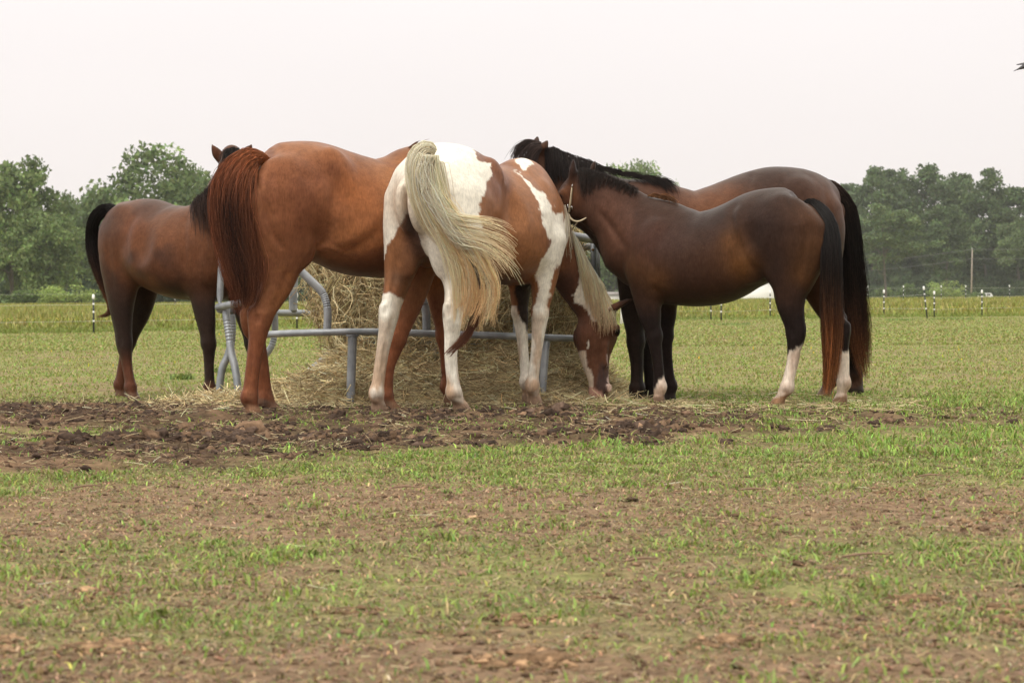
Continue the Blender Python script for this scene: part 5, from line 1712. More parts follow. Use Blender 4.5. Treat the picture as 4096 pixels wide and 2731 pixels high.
    for q, (px, py, L, a) in enumerate([(350, 1960, .11, .5), (1620, 1970, .10, -.3), (3470, 2220, .14, .15), (3010, 1965, .10, -.2), (2560, 2245, .10, .4), (3720, 1915, .10, -.1)]):
        g = gpt(px, py)
        z0 = float(gz(np.array([g[0]]), np.array([g[1]]))[0])
        d = np.array([math.cos(a), math.sin(a) * .8, .02]) * L / 2
        mb = MB(); mb.tube([g - d + [0, 0, z0 + .01], g + [0, 0, z0 + .016], g + d + [0, 0, z0 + .012]], [.003, .0038, .002], 6, sub=3)
        tag(mb.build('stick', M_STICK, origin=tuple(g)), ['thin pale stick on the soil at the left, below the dark mud', 'thin twig lying below the mud near the middle of the photo', 'long dark twig in the grass low at the right',
             'pale twig on the bare soil right of centre', 'short dark twig in the grass below the middle', 'straw coloured stick in the bright grass at far right'][q], 'stick', 'sticks lying on the ground')


M_STICK = simple_mat('dry_twig', (.21, .13, .08), .8, 0, .3, 30)
if 'ground' not in DEV:
    build_ground()
    build_litter()
    if 'grass' not in DEV:
        build_grass()
# ------------------------------------------------------------------ hay and feeder
m_steel = None


def steel_mat():
    m, nt, b, out = new_mat('galvanised_steel')
    tc = node(nt, 'ShaderNodeTexCoord')
    n1 = node(nt, 'ShaderNodeTexNoise', Scale=9.0, Detail=5.0)
    nt.links.new(tc.outputs['Object'], n1.inputs['Vector'])
    rp = node(nt, 'ShaderNodeValToRGB')
    e = rp.color_ramp.elements
    e[0].position = .35; e[0].color = (.20, .215, .23, 1); e[1].position = .62; e[1].color = (.33, .345, .36, 1)
    nt.links.new(n1.outputs['Fac'], rp.inputs[0])
    n2 = node(nt, 'ShaderNodeTexNoise', Scale=32.0, Detail=6.0, Roughness=.7)
    nt.links.new(tc.outputs['Object'], n2.inputs['Vector'])
    mr = node(nt, 'ShaderNodeMapRange'); mr.inputs[1].default_value = .62; mr.inputs[2].default_value = .75; mr.inputs[3].default_value = 0; mr.inputs[4].default_value = .6
    nt.links.new(n2.outputs['Fac'], mr.inputs[0])
    mx = node(nt, 'ShaderNodeMix', data_type='RGBA'); nt.links.new(mr.outputs[0], mx.inputs[0]); nt.links.new(rp.outputs[0], mx.inputs[6]); mx.inputs[7].default_value = (.2, .16, .13, 1)
    nt.links.new(mx.outputs[2], b.inputs['Base Color'])
    b.inputs['Metallic'].default_value = .45; b.inputs['Roughness'].default_value = .46
    bp = node(nt, 'ShaderNodeBump', Strength=.15, Distance=.004); nt.links.new(n2.outputs['Fac'], bp.inputs['Height']); nt.links.new(bp.outputs[0], b.inputs['Normal'])
    return m


def build_feeder():
    m = steel_mat()
    base = np.array([-.68, 15.2, 0])
    root = empty('hay_feeder', tuple(base))
    tag(root, 'round grey steel ring feeder with bent tube bars around the hay bale', 'hay feeder')

    def bar(name, pts, r=.024, flat_end=False, crimp=None, r_end=None):
        P = np.array([pt(*q) for q in pts]) - base
        P = catmull(P, 7)
        n = len(P)
        rad = np.full(n, r); fl = np.ones(n)
        if flat_end:
            k = np.linspace(0, 1, n)
            rad = r * (1 + .35 * sstep(.16, .0, k)); fl = 1 - .6 * sstep(.2, .02, k)
        if r_end:
            rad = np.linspace(r, r_end, n)
        if crimp:
            kk = np.linspace(0, 1, n * 6)
            P = np.stack([np.interp(kk, np.linspace(0, 1, n), P[:, c]) for c in range(3)], -1)
            rad = np.interp(kk, np.linspace(0, 1, n), rad); fl = np.interp(kk, np.linspace(0, 1, n), fl)
            win = sstep(crimp[0], crimp[0] + .03, kk) * sstep(crimp[1], crimp[1] - .03, kk)
            rad = rad * (1 - .10 * win * (.5 + .5 * np.cos((kk - crimp[0]) / (crimp[1] - crimp[0]) * 2 * np.pi * 8)))
        mb = MB(); V, Q, T = tube_mesh(P, rad, 12, flat=fl); mb.add(V, [Q, T])
        return mb.build(name, m, root)
    # front section: middle rail, post, bent bars
    bar('rail', [(1010, 1352, 14.36), (1067, 1338, 14.22), (1190, 1332, 14.06), (1314, 1329, 13.99), (1500, 1327, 13.97), (1760, 1335, 13.98), (2060, 1345, 14.12), (2284, 1353, 14.45), (2370, 1352, 14.8)], .022)
    bar('leg', [(1410, 1340, 13.99), (1408, 1420, 13.99), (1404, 1530, 13.98), (1402, 1628, 13.97)], .029, r_end=.027)
    bar('leg', [(2185, 1352, 14.3), (2177, 1440, 14.29), (2170, 1540, 14.28), (2166, 1608, 14.27)], .027)
    for q in [[(1240, 1120, 14.05), (1286, 1166, 14.04), (1304, 1205, 14.03), (1311, 1255, 14.02), (1309, 1316, 14.02)], [(1620, 1118, 14.0), (1662, 1154, 14.0), (1690, 1195, 14.0), (1704, 1250, 14.0), (1706, 1318, 14.0)]]:
        pre = [(q[0][0] - 120, q[0][1] - 110, q[0][2] + .02), (q[0][0] - 45, q[0][1] - 42, q[0][2] + .01)]
        bar('bent_bar', pre + q, .026, crimp=(.52, .78))
        P = pt(q[-1][0], q[-1][1] + 8, q[-1][2]) - base
        mb = MB(); mb.box(P, (.075, .05, .014)); mb.build('weld_plate', m, root)
    P = pt(1410, 1342, 13.99) - base
    mb = MB(); mb.box(P, (.075, .06, .012)); mb.build('weld_plate', m, root)
    bar('upright', [(2066, 1230, 14.5), (2066, 1290, 14.42), (2066, 1345, 14.2)], .022)
    # left joint: two tube ends, an upright above and two bent legs below
    bar('rail', [(872, 1229, 15.18), (905, 1222, 15.08), (960, 1212, 14.95), (1010, 1206, 14.85), (1060, 1204, 14.8)], .025)
    bar('rail', [(878, 1238, 15.22), (930, 1246, 15.55), (1000, 1249, 15.95), (1100, 1251, 16.2), (1200, 1252, 16.33), (1300, 1253, 16.38), (1420, 1254, 16.4), (1800, 1250, 16.4), (2100, 1240, 16.2), (2300, 1225, 15.8)], .024)
    bar('upright', [(880, 1224, 15.18), (880, 1170, 15.18), (884, 1080, 15.18), (888, 1000, 15.18), (890, 900, 15.18)], .022, flat_end=True)
    bar('bent_leg', [(903, 1238, 15.16), (908, 1290, 15.14), (916, 1345, 15.12), (925, 1410, 15.1), (940, 1470, 15.08), (950, 1540, 15.06), (953, 1612, 15.05)], .026, crimp=(.12, .42))
    bar('bent_leg', [(925, 1258, 15.3), (930, 1310, 15.3), (925, 1370, 15.3), (910, 1425, 15.3), (890, 1470, 15.3), (880, 1530, 15.3), (877, 1592, 15.3)], .026, crimp=(.1, .35))
    # back section
    bar('upright', [(1172, 1246, 16.3), (1173, 1180, 16.3), (1176, 1110, 16.3), (1178, 1050, 16.3)], .03)
    bar('bent_bar', [(1099, 1256, 16.2), (1100, 1310, 16.2), (1096, 1350, 16.2), (1082, 1392, 16.18), (1050, 1432, 16.15), (1000, 1480, 16.1)], .024, crimp=(.2, .6))
    bar('bent_bar', [(1370, 1290, 16.25), (1367, 1345, 16.2), (1356, 1380, 16.1), (1320, 1415, 15.9), (1280, 1450, 15.7), (1230, 1492, 15.45)], .027, crimp=(.15, .5))
    bar('bent_bar', [(2310, 1360, 15.6), (2302, 1392, 15.58), (2290, 1420, 15.55), (2270, 1455, 15.5), (2240, 1510, 15.4)], .026)
    # upper right corner: top rail, second rail, channel post
    bar('top_rail', [(1900, 905, 14.3), (2100, 918, 14.35), (2220, 934, 14.5), (2300, 946, 14.68), (2360, 956, 14.86), (2396, 963, 14.98), (2406, 972, 15.02)], .028)
    bar('top_rail', [(2200, 1010, 15.6), (2290, 1000, 15.35), (2340, 990, 15.15), (2385, 982, 15.0)], .024)
    c = pt(2380, 1060, 15.0) - base
    z0 = -c[2]
    for dx, w in ((-.012, .034), (.012, .01), (.026, .014)):
        mb = MB(); mb.box((c[0] + dx, c[1] - (.008 if w < .02 else 0), c[2] - .02), (w, .03, .40)); mb.build('channel_post', m, root)
    mb = MB(); mb.tube([c + [-.014, -.02, .10], c + [-.014, -.03, .10]], .010, 10); mb.build('bolt', simple_mat('rusty_bolt', (.28, .17, .09), .6, .6), root)
    # bottom tube half buried in hay
    bar('bottom_rail', [(1060, 1618, 14.22), (1160, 1624, 14.08), (1260, 1626, 14.0), (1340, 1624, 13.98), (1402, 1622, 13.97)], .024, crimp=(.2, .75))


BALE = np.array([-.40, 15.2])


def pile_h(x, y):
    """height of the loose hay heap round the bale"""
    r = np.hypot(x - BALE[0], y - BALE[1])
    a = .34 * sstep(1.28 - .26 * sstep(-.3, -.9, (x - BALE[0])) * sstep(14.7, 15.1, y), .74, r) * (.35 + 1.1 * fbm(P3(x, y), 3.0, 4, 91))
    r2 = np.hypot((x + 1.12) / .62, (y - 14.35) / .5)
    b = .20 * sstep(1.1, .1, r2) * (.6 + .7 * fbm(P3(x, y), 3.0, 3, 92))
    r3 = np.hypot((x - .45) / .55, (y - 14.35) / .5)
    c = .04 * sstep(1.1, .1, r3)
    r4 = np.hypot((x + 1.75) / .75, (y - 14.55) / .45)
    d = .05 * sstep(1.1, .1, r4)
    return np.maximum(np.maximum(a, b), np.maximum(c, d)) - .012


def build_hay():
    r = np.random.default_rng(95)
    ms = attr_mat('hay_stalk', rough=.65, spec=.25, translucent=.15)
    mb_ = attr_mat('packed_hay', rough=.9, spec=.1, bump=1.0, bscale=(30, 30, 160), mott=.3, mscale=40)
    # --- bale
    rad, H = .735, 1.08
    nu, nv = 180, 70
    u = np.linspace(0, 2 * np.pi, nu, endpoint=False); v = np.linspace(0, 1, nv)
    U, Vv = np.meshgrid(u, v)
    X = np.cos(U); Y = np.sin(U); Z = Vv * H
    q = np.stack([X.ravel() * 2, Y.ravel() * 2, Z.ravel() * 3], 1)
    R_ = rad + .03 * (fbm(q, 2.0, 4, 5).reshape(U.shape) - .5) + .02 * np.sin(Vv * np.pi) + .10 * sstep(.62, .95, Vv)
    V = np.stack([X * R_, Y * R_, Z], -1).reshape(-1, 3)
    i = np.arange(nv - 1)[:, None] * nu; j = np.arange(nu)[None]; j2 = (j + 1) % nu
    Q = np.stack([i + j, i + j2, i + nu + j2, i + nu + j], -1).reshape(-1, 4)
    V = np.vstack([V, [[0, 0, H + .06]]])
    jj = np.arange(nu); T = np.stack([(nv - 1) * nu + jj, (nv - 1) * nu + (jj + 1) % nu, np.full(nu, len(V) - 1)], 1)
    C = np.tile(np.array([.385, .315, .185]), (len(V), 1)) * (.75 + .5 * fbm(V * [1, 1, 5], 5, 3, 6))[:, None]
    bale = empty('hay_bale', (BALE[0], BALE[1], 0))
    tag(bale, 'large round hay bale standing on end inside the grey feeder', 'hay bale')
    add_obj('packed_core', raw_mesh('packed_core', V, [Q, T], C), bale, mb_)
    # stalks lying round the core, only where the camera side can show them (and a bit beyond)
    n = 17000
    a = r.uniform(-np.pi * 1.05, np.pi * .05, n); z = H * r.random(n)
    L = .06 + .22 * r.random(n) ** 1.5
    rr = rad + .010 + .030 * r.random(n) ** 2 + .10 * sstep(.62, .95, z / H)
    t = np.linspace(-.5, .5, 5)[None]
    sl = .42 * r.standard_normal(n)
    aa = a[:, None] + t * (L / rad)[:, None] * np.cos(sl)[:, None]
    zz = z[:, None] + t * L[:, None] * np.sin(sl)[:, None] + .012 * r.standard_normal((n, 5))
    r5 = rr[:, None] + .010 * r.standard_normal((n, 5))
    P = np.stack([np.cos(aa) * r5, np.sin(aa) * r5, np.maximum(zz, .01)], -1)
    o = stalk_mesh('wound_stalks', P, .0010 + .0012 * r.random(n), haycol(r, n, .12) * np.exp(.25 * r.standard_normal((n, 1))) * [1, .95, .88], ms, bale)
    tag(o, kind='stuff')
    # torn tangled hay hanging from the top in locks
    nl = 150
    la = np.concatenate([r.uniform(-np.pi * 1.05, np.pi * .05, nl), r.uniform(-3.45, -2.55, 50), r.uniform(-.75, .1, 40)]); nl = len(la)
    lz = H * (.55 + .5 * r.random(nl)); ll = .12 + .38 * r.random(nl) ** 1.5
    ll[150:200] = ll[150:200] * .6 + .06; lz[150:200] += .06; ll[200:] += .2
    lo_ = .03 + .09 * r.random(nl); lo_[150:200] += .10; lt = .35 * r.standard_normal(nl)
    n = 8200
    w = r.integers(0, nl, n)
    f = r.random(n)
    L = .07 + .22 * r.random(n) ** 1.4
    az = la[w] + .10 * r.standard_normal(n) + lt[w] * f * .3
    z0 = lz[w] - f * ll[w] + .05 * r.standard_normal(n)
    rr = rad + .03 + lo_[w] * (.4 + r.random(n)) * (1 - .4 * f)
    tilt = .75 * r.standard_normal(n)                    # away from hanging straight down
    t = np.linspace(-.5, .5, 6)[None]
    bow = .05 * r.standard_normal((n, 1)) * (t ** 2 * 4 - .3)
    aa = az[:, None] + (t * L[:, None] * np.sin(tilt)[:, None] + bow) / rad
    zz = z0[:, None] - t * L[:, None] * np.cos(tilt)[:, None] + .4 * bow
    r6 = rr[:, None] + .03 * r.standard_normal((n, 1)) * t * 2 + .03 * r.standard_normal((n, 1)) * (t ** 2 * 4)
    P = np.stack([np.cos(aa) * r6, np.sin(aa) * r6, np.maximum(zz, .02)], -1)
    o = stalk_mesh('hanging_stalks', P, .0012 + .0016 * r.random(n), haycol(r, n) * np.exp(.2 * r.standard_normal((n, 1))), ms, bale)
    tag(o, kind='stuff')
    # pale blue net wrap
    mb = MB()
    rs = np.random.default_rng(4)
    for k in range(30):
        z = .10 + .47 * k / 29 + .006 * rs.standard_normal()
        a0 = rs.uniform(-3.3, -2.2); a1 = rs.uniform(-1.0, .2)
        a = np.linspace(a0, a1, 60)
        rr = rad + .030 + .004 * np.sin(a * 23 + k)
        mb.tube(np.stack([np.cos(a) * rr, np.sin(a) * rr, z + .006 * np.sin(a * 9 + k)], -1), .0013, 4)
    for k in range(70):
        a0 = rs.uniform(-3.2, -.2); z0 = rs.uniform(.12, .45)
        zz = np.linspace(0, .14, 7)
        a = a0 + .02 * (np.arange(7) % 2)
        mb.tube(np.stack([np.cos(a) * (rad + .031), np.sin(a) * (rad + .031), z0 + zz], -1), .0011, 4)
    o = mb.build('net_wrap', simple_mat('blue_net', (.20, .40, .46), .5), bale)
    tag(o, kind='stuff')
    # --- loose heap
    xs = np.arange(-2.7, 1.3, .03); ys = np.arange(13.5, 16.9, .03)
    X, Y = np.meshgrid(xs, ys); x, y = X.ravel(), Y.ravel()
    hh = pile_h(x, y); z = gz(x, y, False) + hh + .012 * (fbm(P3(x, y), 18, 2, 7) - .5)
    nx, ny = len(xs), len(ys)
    i = np.arange(ny - 1)[:, None] * nx + np.arange(nx - 1)[None]
    Q = np.stack([i, i + 1, i + nx + 1, i + nx], -1).reshape(-1, 4)
    keep = (hh[Q] > -.008).any(1)
    C = np.tile(np.array([.47, .385, .225]), (len(x), 1)) * (.6 + .8 * fbm(P3(x, y), 9, 3, 8))[:, None]
    o = add_obj('loose_hay', raw_mesh('loose_hay', np.stack([x, y, z], 1), Q[keep], C), None, mb_)
    tag(o, 'loose hay heaped on the ground around the bale', 'loose hay', kind='stuff')
    n = 60000
    x = r.uniform(-2.9, 1.3, n); y = r.uniform(13.3, 15.7, n)
    hh = pile_h(x, y)
    p = sstep(-.012, .05, hh) + .03 * np.exp(-((y - 13.8) / .4) ** 2)
    k = (r.random(n) < p) & (np.hypot(x - BALE[0], y - BALE[1]) > rad - .05)
    x, y, hh = x[k], y[k], hh[k]; n = len(x); print('hay stalks', n)
    L = .05 + .20 * r.random(n) ** 1.4
    zb = np.maximum(hh, 0) + .006 + .035 * r.random(n) ** 2 * sstep(0, .1, hh) + gz(x, y, False)
    P = straws(r, n, x, y, zb, L, None, None, .34, .45, 5)
    P[..., 2] = np.maximum(P[..., 2], .004 - .03)
    big = r.random(n) < .22
    o = stalk_mesh('loose_hay_stalks', P, np.where(big, .0021 + .0016 * r.random(n), .0011 + .0012 * r.random(n)), haycol(r, n) * np.exp(.22 * r.standard_normal((n, 1))), ms)
    tag(o, 'long hay stalks strewn over the heap and between the hooves', 'hay stalks', kind='stuff')
    # thin scatter of hay on the grass at the right
    n = 600
    g = np.array([gpt(a, b) for a, b in zip(r.uniform(2450, 3700, n), r.normal(1625, 22, n))])
    P = straws(r, n, g[:, 0], g[:, 1], gz(g[:, 0], g[:, 1]) + .02, .05 + .16 * r.random(n) ** 1.5, None, None, .12, .25, 5)
    o = stalk_mesh('scattered_hay', P, .0011 + .0012 * r.random(n), haycol(r, n), ms)
    tag(o, 'thin scatter of hay on the grass under the brown horses', 'hay stalks', kind='stuff')


if 'hay' not in DEV:
    build_feeder()
    build_hay()
# ------------------------------------------------------------------ fences
def build_fences():
    mp = simple_mat('fence_post', (.022, .026, .024), .6)
    mi = simple_mat('insulator', (.78, .78, .76), .45)
    mt = simple_mat('fence_tape', (.46, .46, .38), .6)

    def fence(name, label, posts, wires, tall=.68):
        root = empty(name, (posts[0][0], posts[0][1], 0)); tag(root, label, 'fence', 'electric fences across the pasture')
        b = np.array([posts[0][0], posts[0][1], 0.0])
        for (x, y, lean, hh) in posts:
            z0 = float(gz(np.array([x]), np.array([y]), False)[0])
            P = np.array([x, y, z0]) - b
            d = np.array([-lean, 0, 1.0]); d /= np.linalg.norm(d)
            mb = MB(); mb.tube([P + d * -.05, P + d * (hh - .03)], .017, 8); po = mb.build('post', mp, root)
            for f in (.33, .58, .80):
                mb = MB(); mb.tube([P + d * (hh * f - .018), P + d * (hh * f + .018)], .019, 8); mb.build('insulator', mi, po)
            mb = MB(); mb.tube([P + d * (hh - .05), P + d * (hh - .03), P + d * (hh + .03), P + d * (hh + .045)], [.018, .026, .026, .013], 8); mb.build('cap', mi, po)
        ps = sorted(posts)
        for f, rr in wires:
            pts = []
            for (x, y, lean, hh) in ps:
                z0 = float(gz(np.array([x]), np.array([y]), False)[0])
                pts.append(np.array([x - lean * hh * f, y - .03, z0 + hh * f]) - b)
            pts = np.array(pts)
            e0 = pts[0] + (pts[0] - pts[1]) / np.linalg.norm(pts[0] - pts[1]) * 14; e1 = pts[-1] + (pts[-1] - pts[-2]) / np.linalg.norm(pts[-1] - pts[-2]) * 25
            pts = np.vstack([e0, pts, e1])
            mb = MB(); mb.tube(pts, rr, 5, sub=1); mb.build('wire', mt, root)
    P = []
    for (px, pb, ptop, lean) in [(375, 1333, 1187, 0), (1188, 1318, 1180, 0), (2844, 1280, 1168, 0), (2885, 1285, 1170, 0), (3081, 1274, 1168, 0), (3536, 1267, 1166, 0), (3709, 1275, 1151, .11), (3737, 1271, 1171, 0), (3928, 1266, 1166, 0)]:
        g = gpt(px, pb)
        D = g[1]
        P.append((g[0], g[1], lean, float(pt(px, ptop, D)[2])))
    fence('electric_fence', 'black step-in posts with white caps and two white wires, just behind the horses', P, [(.33, .0025), (.78, .0025)])
    P = []
    for px in (-300, 700, 2760, 3223, 3471, 3614, 3765, 3863, 4038, 4300):
        D = 104 + (px % 7)
        a = pt(px, 1167 + (2048 - px) * .0068, D)
        P.append((a[0], a[1], 0, float(a[2]) + .12))
    fence('far_electric_fence', 'distant fence with white capped posts at the far edge of the meadow', P, [(.9, .003)])
    # white marker post by the front legs of the big bay
    g = pt(2490, 1290, 50)
    mb = MB(); mb.tube([(g[0], g[1], 0), (g[0] + .01, g[1], .40), (g[0] + .02, g[1], .48)], [.06, .045, .02], 8)
    tag(mb.build('marker_post', mi), 'short white marker post beside the black legs of the tall bay', 'post')


# ------------------------------------------------------------------ trees
def leaf_cards(r, P, size, nrm_up=.35):
    n = len(P)
    N = r.standard_normal((n, 3)); N[:, 2] += nrm_up; N /= np.linalg.norm(N, axis=1)[:, None]
    A = np.cross(N, r.standard_normal((n, 3))); A /= np.linalg.norm(A, axis=1)[:, None]
    B = np.cross(N, A)
    s = size * (.6 + .8 * r.random(n))[:, None]
    V = np.stack([P - A * s, P - B * s * .55, P + A * s, P + B * s * .55], 1).reshape(-1, 3)
    return V, (np.arange(n) * 4)[:, None] + np.arange(4)[None]


def make_tree(kind, seed, H, W, n_leaf=3600, leaf=.34, base=.22, col=(.060, .095, .030), n_cl=46, trunk_r=.3, ragged=.25):
    """returns meshes (trunk, crown) for a tree of height H and crown width W, foot at the origin"""
    r = np.random.default_rng(seed)
    cz, ch = H * (base + 1) / 2, H * (1 - base) / 2
    cl = []
    while len(cl) < n_cl:
        p = r.uniform(-1, 1, 3)
        q = np.linalg.norm(p)
        if q > 1:
            continue
        if kind in ('broad', 'tall') and (q < .3 or (p[2] < -.6 and q > .85)):
            continue
        if kind == 'pine' and (p[2] < -.2 and r.random() < .4):
            continue
        wf = 1.0
        if kind == 'tall':
            wf = .75 + .25 * math.cos(p[2] * 1.2)
        if kind == 'bush':
            p[2] = abs(p[2]) * 1.0 - .5
        k = np.clip(1 + ragged * r.standard_normal() * .3, .8, 1.02)
        cl.append((p[0] * W / 2 * wf * k, p[1] * W / 2 * wf * k, cz + p[2] * ch * k, r.uniform(.10, .18)))
    cl = np.array(cl)
    w = cl[:, 3] ** 2; w /= w.sum()
    who = r.choice(n_cl, n_leaf, p=w)
    d = r.standard_normal((n_leaf, 3)); d /= np.linalg.norm(d, axis=1)[:, None]
    d *= (r.random(n_leaf) ** .5)[:, None]
    sc = cl[who, 3] * W
    P = cl[who, :3] + d * np.stack([sc, sc, sc * .62], 1)
    P[:, 2] = np.clip(P[:, 2], .15, None)
    V, Q = leaf_cards(r, P, leaf)
    ct = np.exp(.22 * r.standard_normal(n_cl))[who]
    c = np.tile(np.asarray(col), (n_leaf, 1)) * ct[:, None] * np.exp(.18 * r.standard_normal((n_leaf, 1))) * np.exp(.06 * r.standard_normal((n_leaf, 3)))
    crown = raw_mesh('crown', V, Q, np.repeat(c, 4, axis=0), smooth=False)
    mb = MB()
    top = H * .82
    lean = r.standard_normal(2) * .02 * H
    mb.tube([(0, 0, -.3), (lean[0] * .2, lean[1] * .2, H * .2), (lean[0] * .6, lean[1] * .6, H * .5), (lean[0], lean[1], top)], [trunk_r, trunk_r * .82, trunk_r * .5, trunk_r * .1], 8, sub=3)
    for k in r.choice(n_cl, min(n_cl, 16), replace=False):
        z0 = np.clip(cl[k, 2] - .35 * W * r.uniform(.3, .9), H * max(base * .6, .08), top * .9)
        s = z0 / top
        a = np.array([lean[0] * s, lean[1] * s, z0]); b = cl[k, :3]
        mid = (a + b) / 2 + [0, 0, .04 * H * r.standard_normal()]
        r0 = trunk_r * .42 * (1 - .5 * s)
        mb.tube([a, mid, b], [r0, r0 * .6, r0 * .2], 6, sub=2)
    V2 = np.vstack(mb.V)
    trunk = raw_mesh('trunk', V2, [np.vstack(f) for f in mb.F.values() if f])
    return trunk, crown


def build_trees():
    ml = attr_mat('tree_leaf', rough=.6, spec=.2, translucent=.3)
    mk = simple_mat('bark', (.085, .07, .058), .9, 0, .3, 3)
    prot = {}
    G1, G2, G3, G4 = (.125, .175, .062), (.078, .115, .046), (.135, .185, .066), (.20, .26, .075)
    spec = {'broad_a': ('broad', 1, 20, 17, 10500, .38, .10, G1, 100, .35, .25), 'broad_b': ('broad', 2, 20, 15, 10500, .38, .06, G3, 100, .35, .3), 'broad_c': ('broad', 8, 20, 18, 9500, .38, .12, G1, 90, .35, .4),
            'tall_a': ('tall', 3, 30, 16, 11000, .46, .20, G2, 100, .4, .2), 'tall_b': ('tall', 4, 30, 13, 9500, .46, .22, G2, 90, .4, .25), 'pine_a': ('pine', 5, 22, 13, 6000, .32, .34, (.105, .145, .062), 54, .28, .25),
            'bush_a': ('bush', 6, 5, 6.5, 2200, .16, .0, G4, 30, .08, .2), 'bush_b': ('bush', 7, 5, 5, 1800, .16, .0, (.095, .14, .045), 26, .08, .25), 'hedge_a': ('bush', 9, 12, 16, 7000, .60, .0, G2, 60, .2, .2)}
    for k, a in spec.items():
        prot[k] = make_tree(*a)
        for me in prot[k]:
            me.materials.append(mk if me.name.startswith('trunk') else ml)

    def plant(name, kind, px, top, base, width, D, rz, label, cat='tree', group=None):
        """a tree whose crown top and width match the given photo pixels at its real distance"""
        tr, cr = prot[kind]
        H0, W0 = spec[kind][2], spec[kind][3]
        p = pt(px, base, D)
        z0 = float(gz(np.array([p[0]]), np.array([D]), False)[0]) - .1
        H = float(pt(px, top, D)[2]) - z0
        Wd = width * D / FPX
        e = empty(name, (p[0], D, z0), rz)
        tag(e, label, cat, group)
        for nm, me in (('trunk', tr), ('crown', cr)):
            o = add_obj(nm, me, e); o.scale = (Wd / W0 * 1.04, Wd / W0 * 1.04, H / H0 * .96)
        return e
    g1 = 'trees along the left edge of the field'; g2 = 'trees along the right edge of the field'; g3 = 'bushes under the far trees'
    L, Rr = 300, 520
    plant('broadleaf_tree', 'broad_b', 50, 568, 1200, 380, L - 30, .4, 'tall full tree at the left edge of the photo', group=g1)
    plant('broadleaf_tree', 'broad_a', -190, 640, 1200, 420, L - 10, 2.1, 'tree cut by the left edge of the photo, behind the tall full one', group=g1)
    plant('broadleaf_tree', 'broad_a', 640, 578, 1200, 500, L + 10, 1.1, 'wide spreading tree rising above the rump of the left bay', group=g1)
    plant('broadleaf_tree', 'broad_c', 800, 640, 1200, 300, L + 25, 4.0, 'tree just left of the ears of the left bay', group=g1)
    plant('broadleaf_tree', 'broad_b', 275, 728, 1200, 210, L + 20, 5.0, 'lower tree in the dip between the two tall left ones', group=g1)
    plant('broadleaf_tree', 'broad_c', 390, 752, 1200, 230, L + 15, 3.0, 'low rounded tree left of the wide spreading one', group=g1)
    plant('broadleaf_tree', 'broad_b', 180, 800, 1205, 300, L - 45, 3.6, 'shorter tree in front of the dip at the left', group=g1)
    plant('broadleaf_tree', 'broad_a', 520, 830, 1205, 330, L - 20, .9, 'dark tree behind the tail of the left bay', group=g1)
    plant('round_bush', 'bush_a', 265, 1098, 1212, 215, L - 95, .3, 'pale green rounded bush behind the tail of the left bay', 'bush', g3)
    plant('round_bush', 'bush_b', 90, 1125, 1212, 240, L - 80, 1.3, 'darker low bush at the left end of the tree line', 'bush', g3)
    plant('round_bush', 'bush_b', 420, 1120, 1212, 150, L - 85, 2.3, 'low bush right of the pale rounded one', 'bush', g3)
    # right
    for q, (kind, px, top, w, D, rz, lab) in enumerate([
        ('tall_a', 3490, 648, 250, Rr, .2, 'tall oak right beside the tails of the brown horses'),
        ('tall_b', 3590, 650, 190, Rr + 12, 1.7, 'tall narrow tree second from the left in the right hand wood'),
        ('tall_a', 3735, 640, 290, Rr + 4, 3.1, 'tallest broad tree in the middle of the right hand wood'),
        ('tall_b', 3830, 668, 180, Rr + 20, 5.2, 'narrow tree between the two broad crowns at right'),
        ('tall_a', 3945, 658, 250, Rr - 6, 4.4, 'broad topped tree near the right edge above the pole'),
        ('tall_b', 4080, 728, 220, Rr - 10, 2.6, 'lower tree cut by the right edge of the photo'),
        ('tall_a', 4260, 700, 300, Rr, 5.9, 'tree wholly beyond the right edge'),
        ('tall_b', 3400, 712, 180, Rr + 10, 2.2, 'tree half hidden by the tails of the brown horses')]):
        plant('forest_tree', kind, px, top, 1180, w, D, rz, lab, group=g2)
    plant('pine_tree', 'pine_a', 3545, 805, 1178, 280, Rr - 120, 1.0, 'paler lone pine with a thin bare trunk in front of the wood', group=g2)
    plant('pine_tree', 'pine_a', 4110, 850, 1180, 230, Rr - 60, 3.3, 'paler pine cut by the right edge of the photo', group=g2)
    plant('pine_tree', 'tall_b', 3782, 800, 1180, 170, Rr - 40, 4.3, 'dark tree with a bare trunk above the middle bush at right', group=g2)
    for (kind, px, top, w, lab) in [('bush_b', 3548, 1108, 100, 'small pale bush at the foot of the lone pine'), ('bush_b', 3628, 1090, 72, 'upright pale bush between the pine and the larger bush'),
                                    ('bush_a', 3788, 1078, 150, 'larger pale bush left of the utility pole'), ('bush_b', 3690, 1130, 70, 'tiny bush left of the larger pale one'), ('bush_b', 3905, 1140, 90, 'low dark bush at the foot of the utility pole')]:
        plant('round_bush', kind, px, top, 1186, w, Rr - 95, px, lab, 'bush', g3)
    # centre, far and pale
    for (kind, px, top, w, D, lab) in [('broad_c', 2460, 620, 300, 420, 'hazy tree showing above the mane of the tall bay'), ('broad_a', 2590, 648, 270, 425, 'hazy tree right of the one above the mane'), ('broad_c', 2670, 690, 170, 430, 'thin hazy tree dipping towards the withers of the tall bay'),
                                       ('broad_b', 2330, 700, 230, 430, 'hazy tree mostly behind the neck of the tall bay')]:
        plant('broadleaf_tree', kind, px, top, 1185, w, D, px * .1, lab, group='hazy trees behind the horses')
    # the wood itself reads as one dark mass: hedge crowns merged into one object
    r = np.random.default_rng(17)

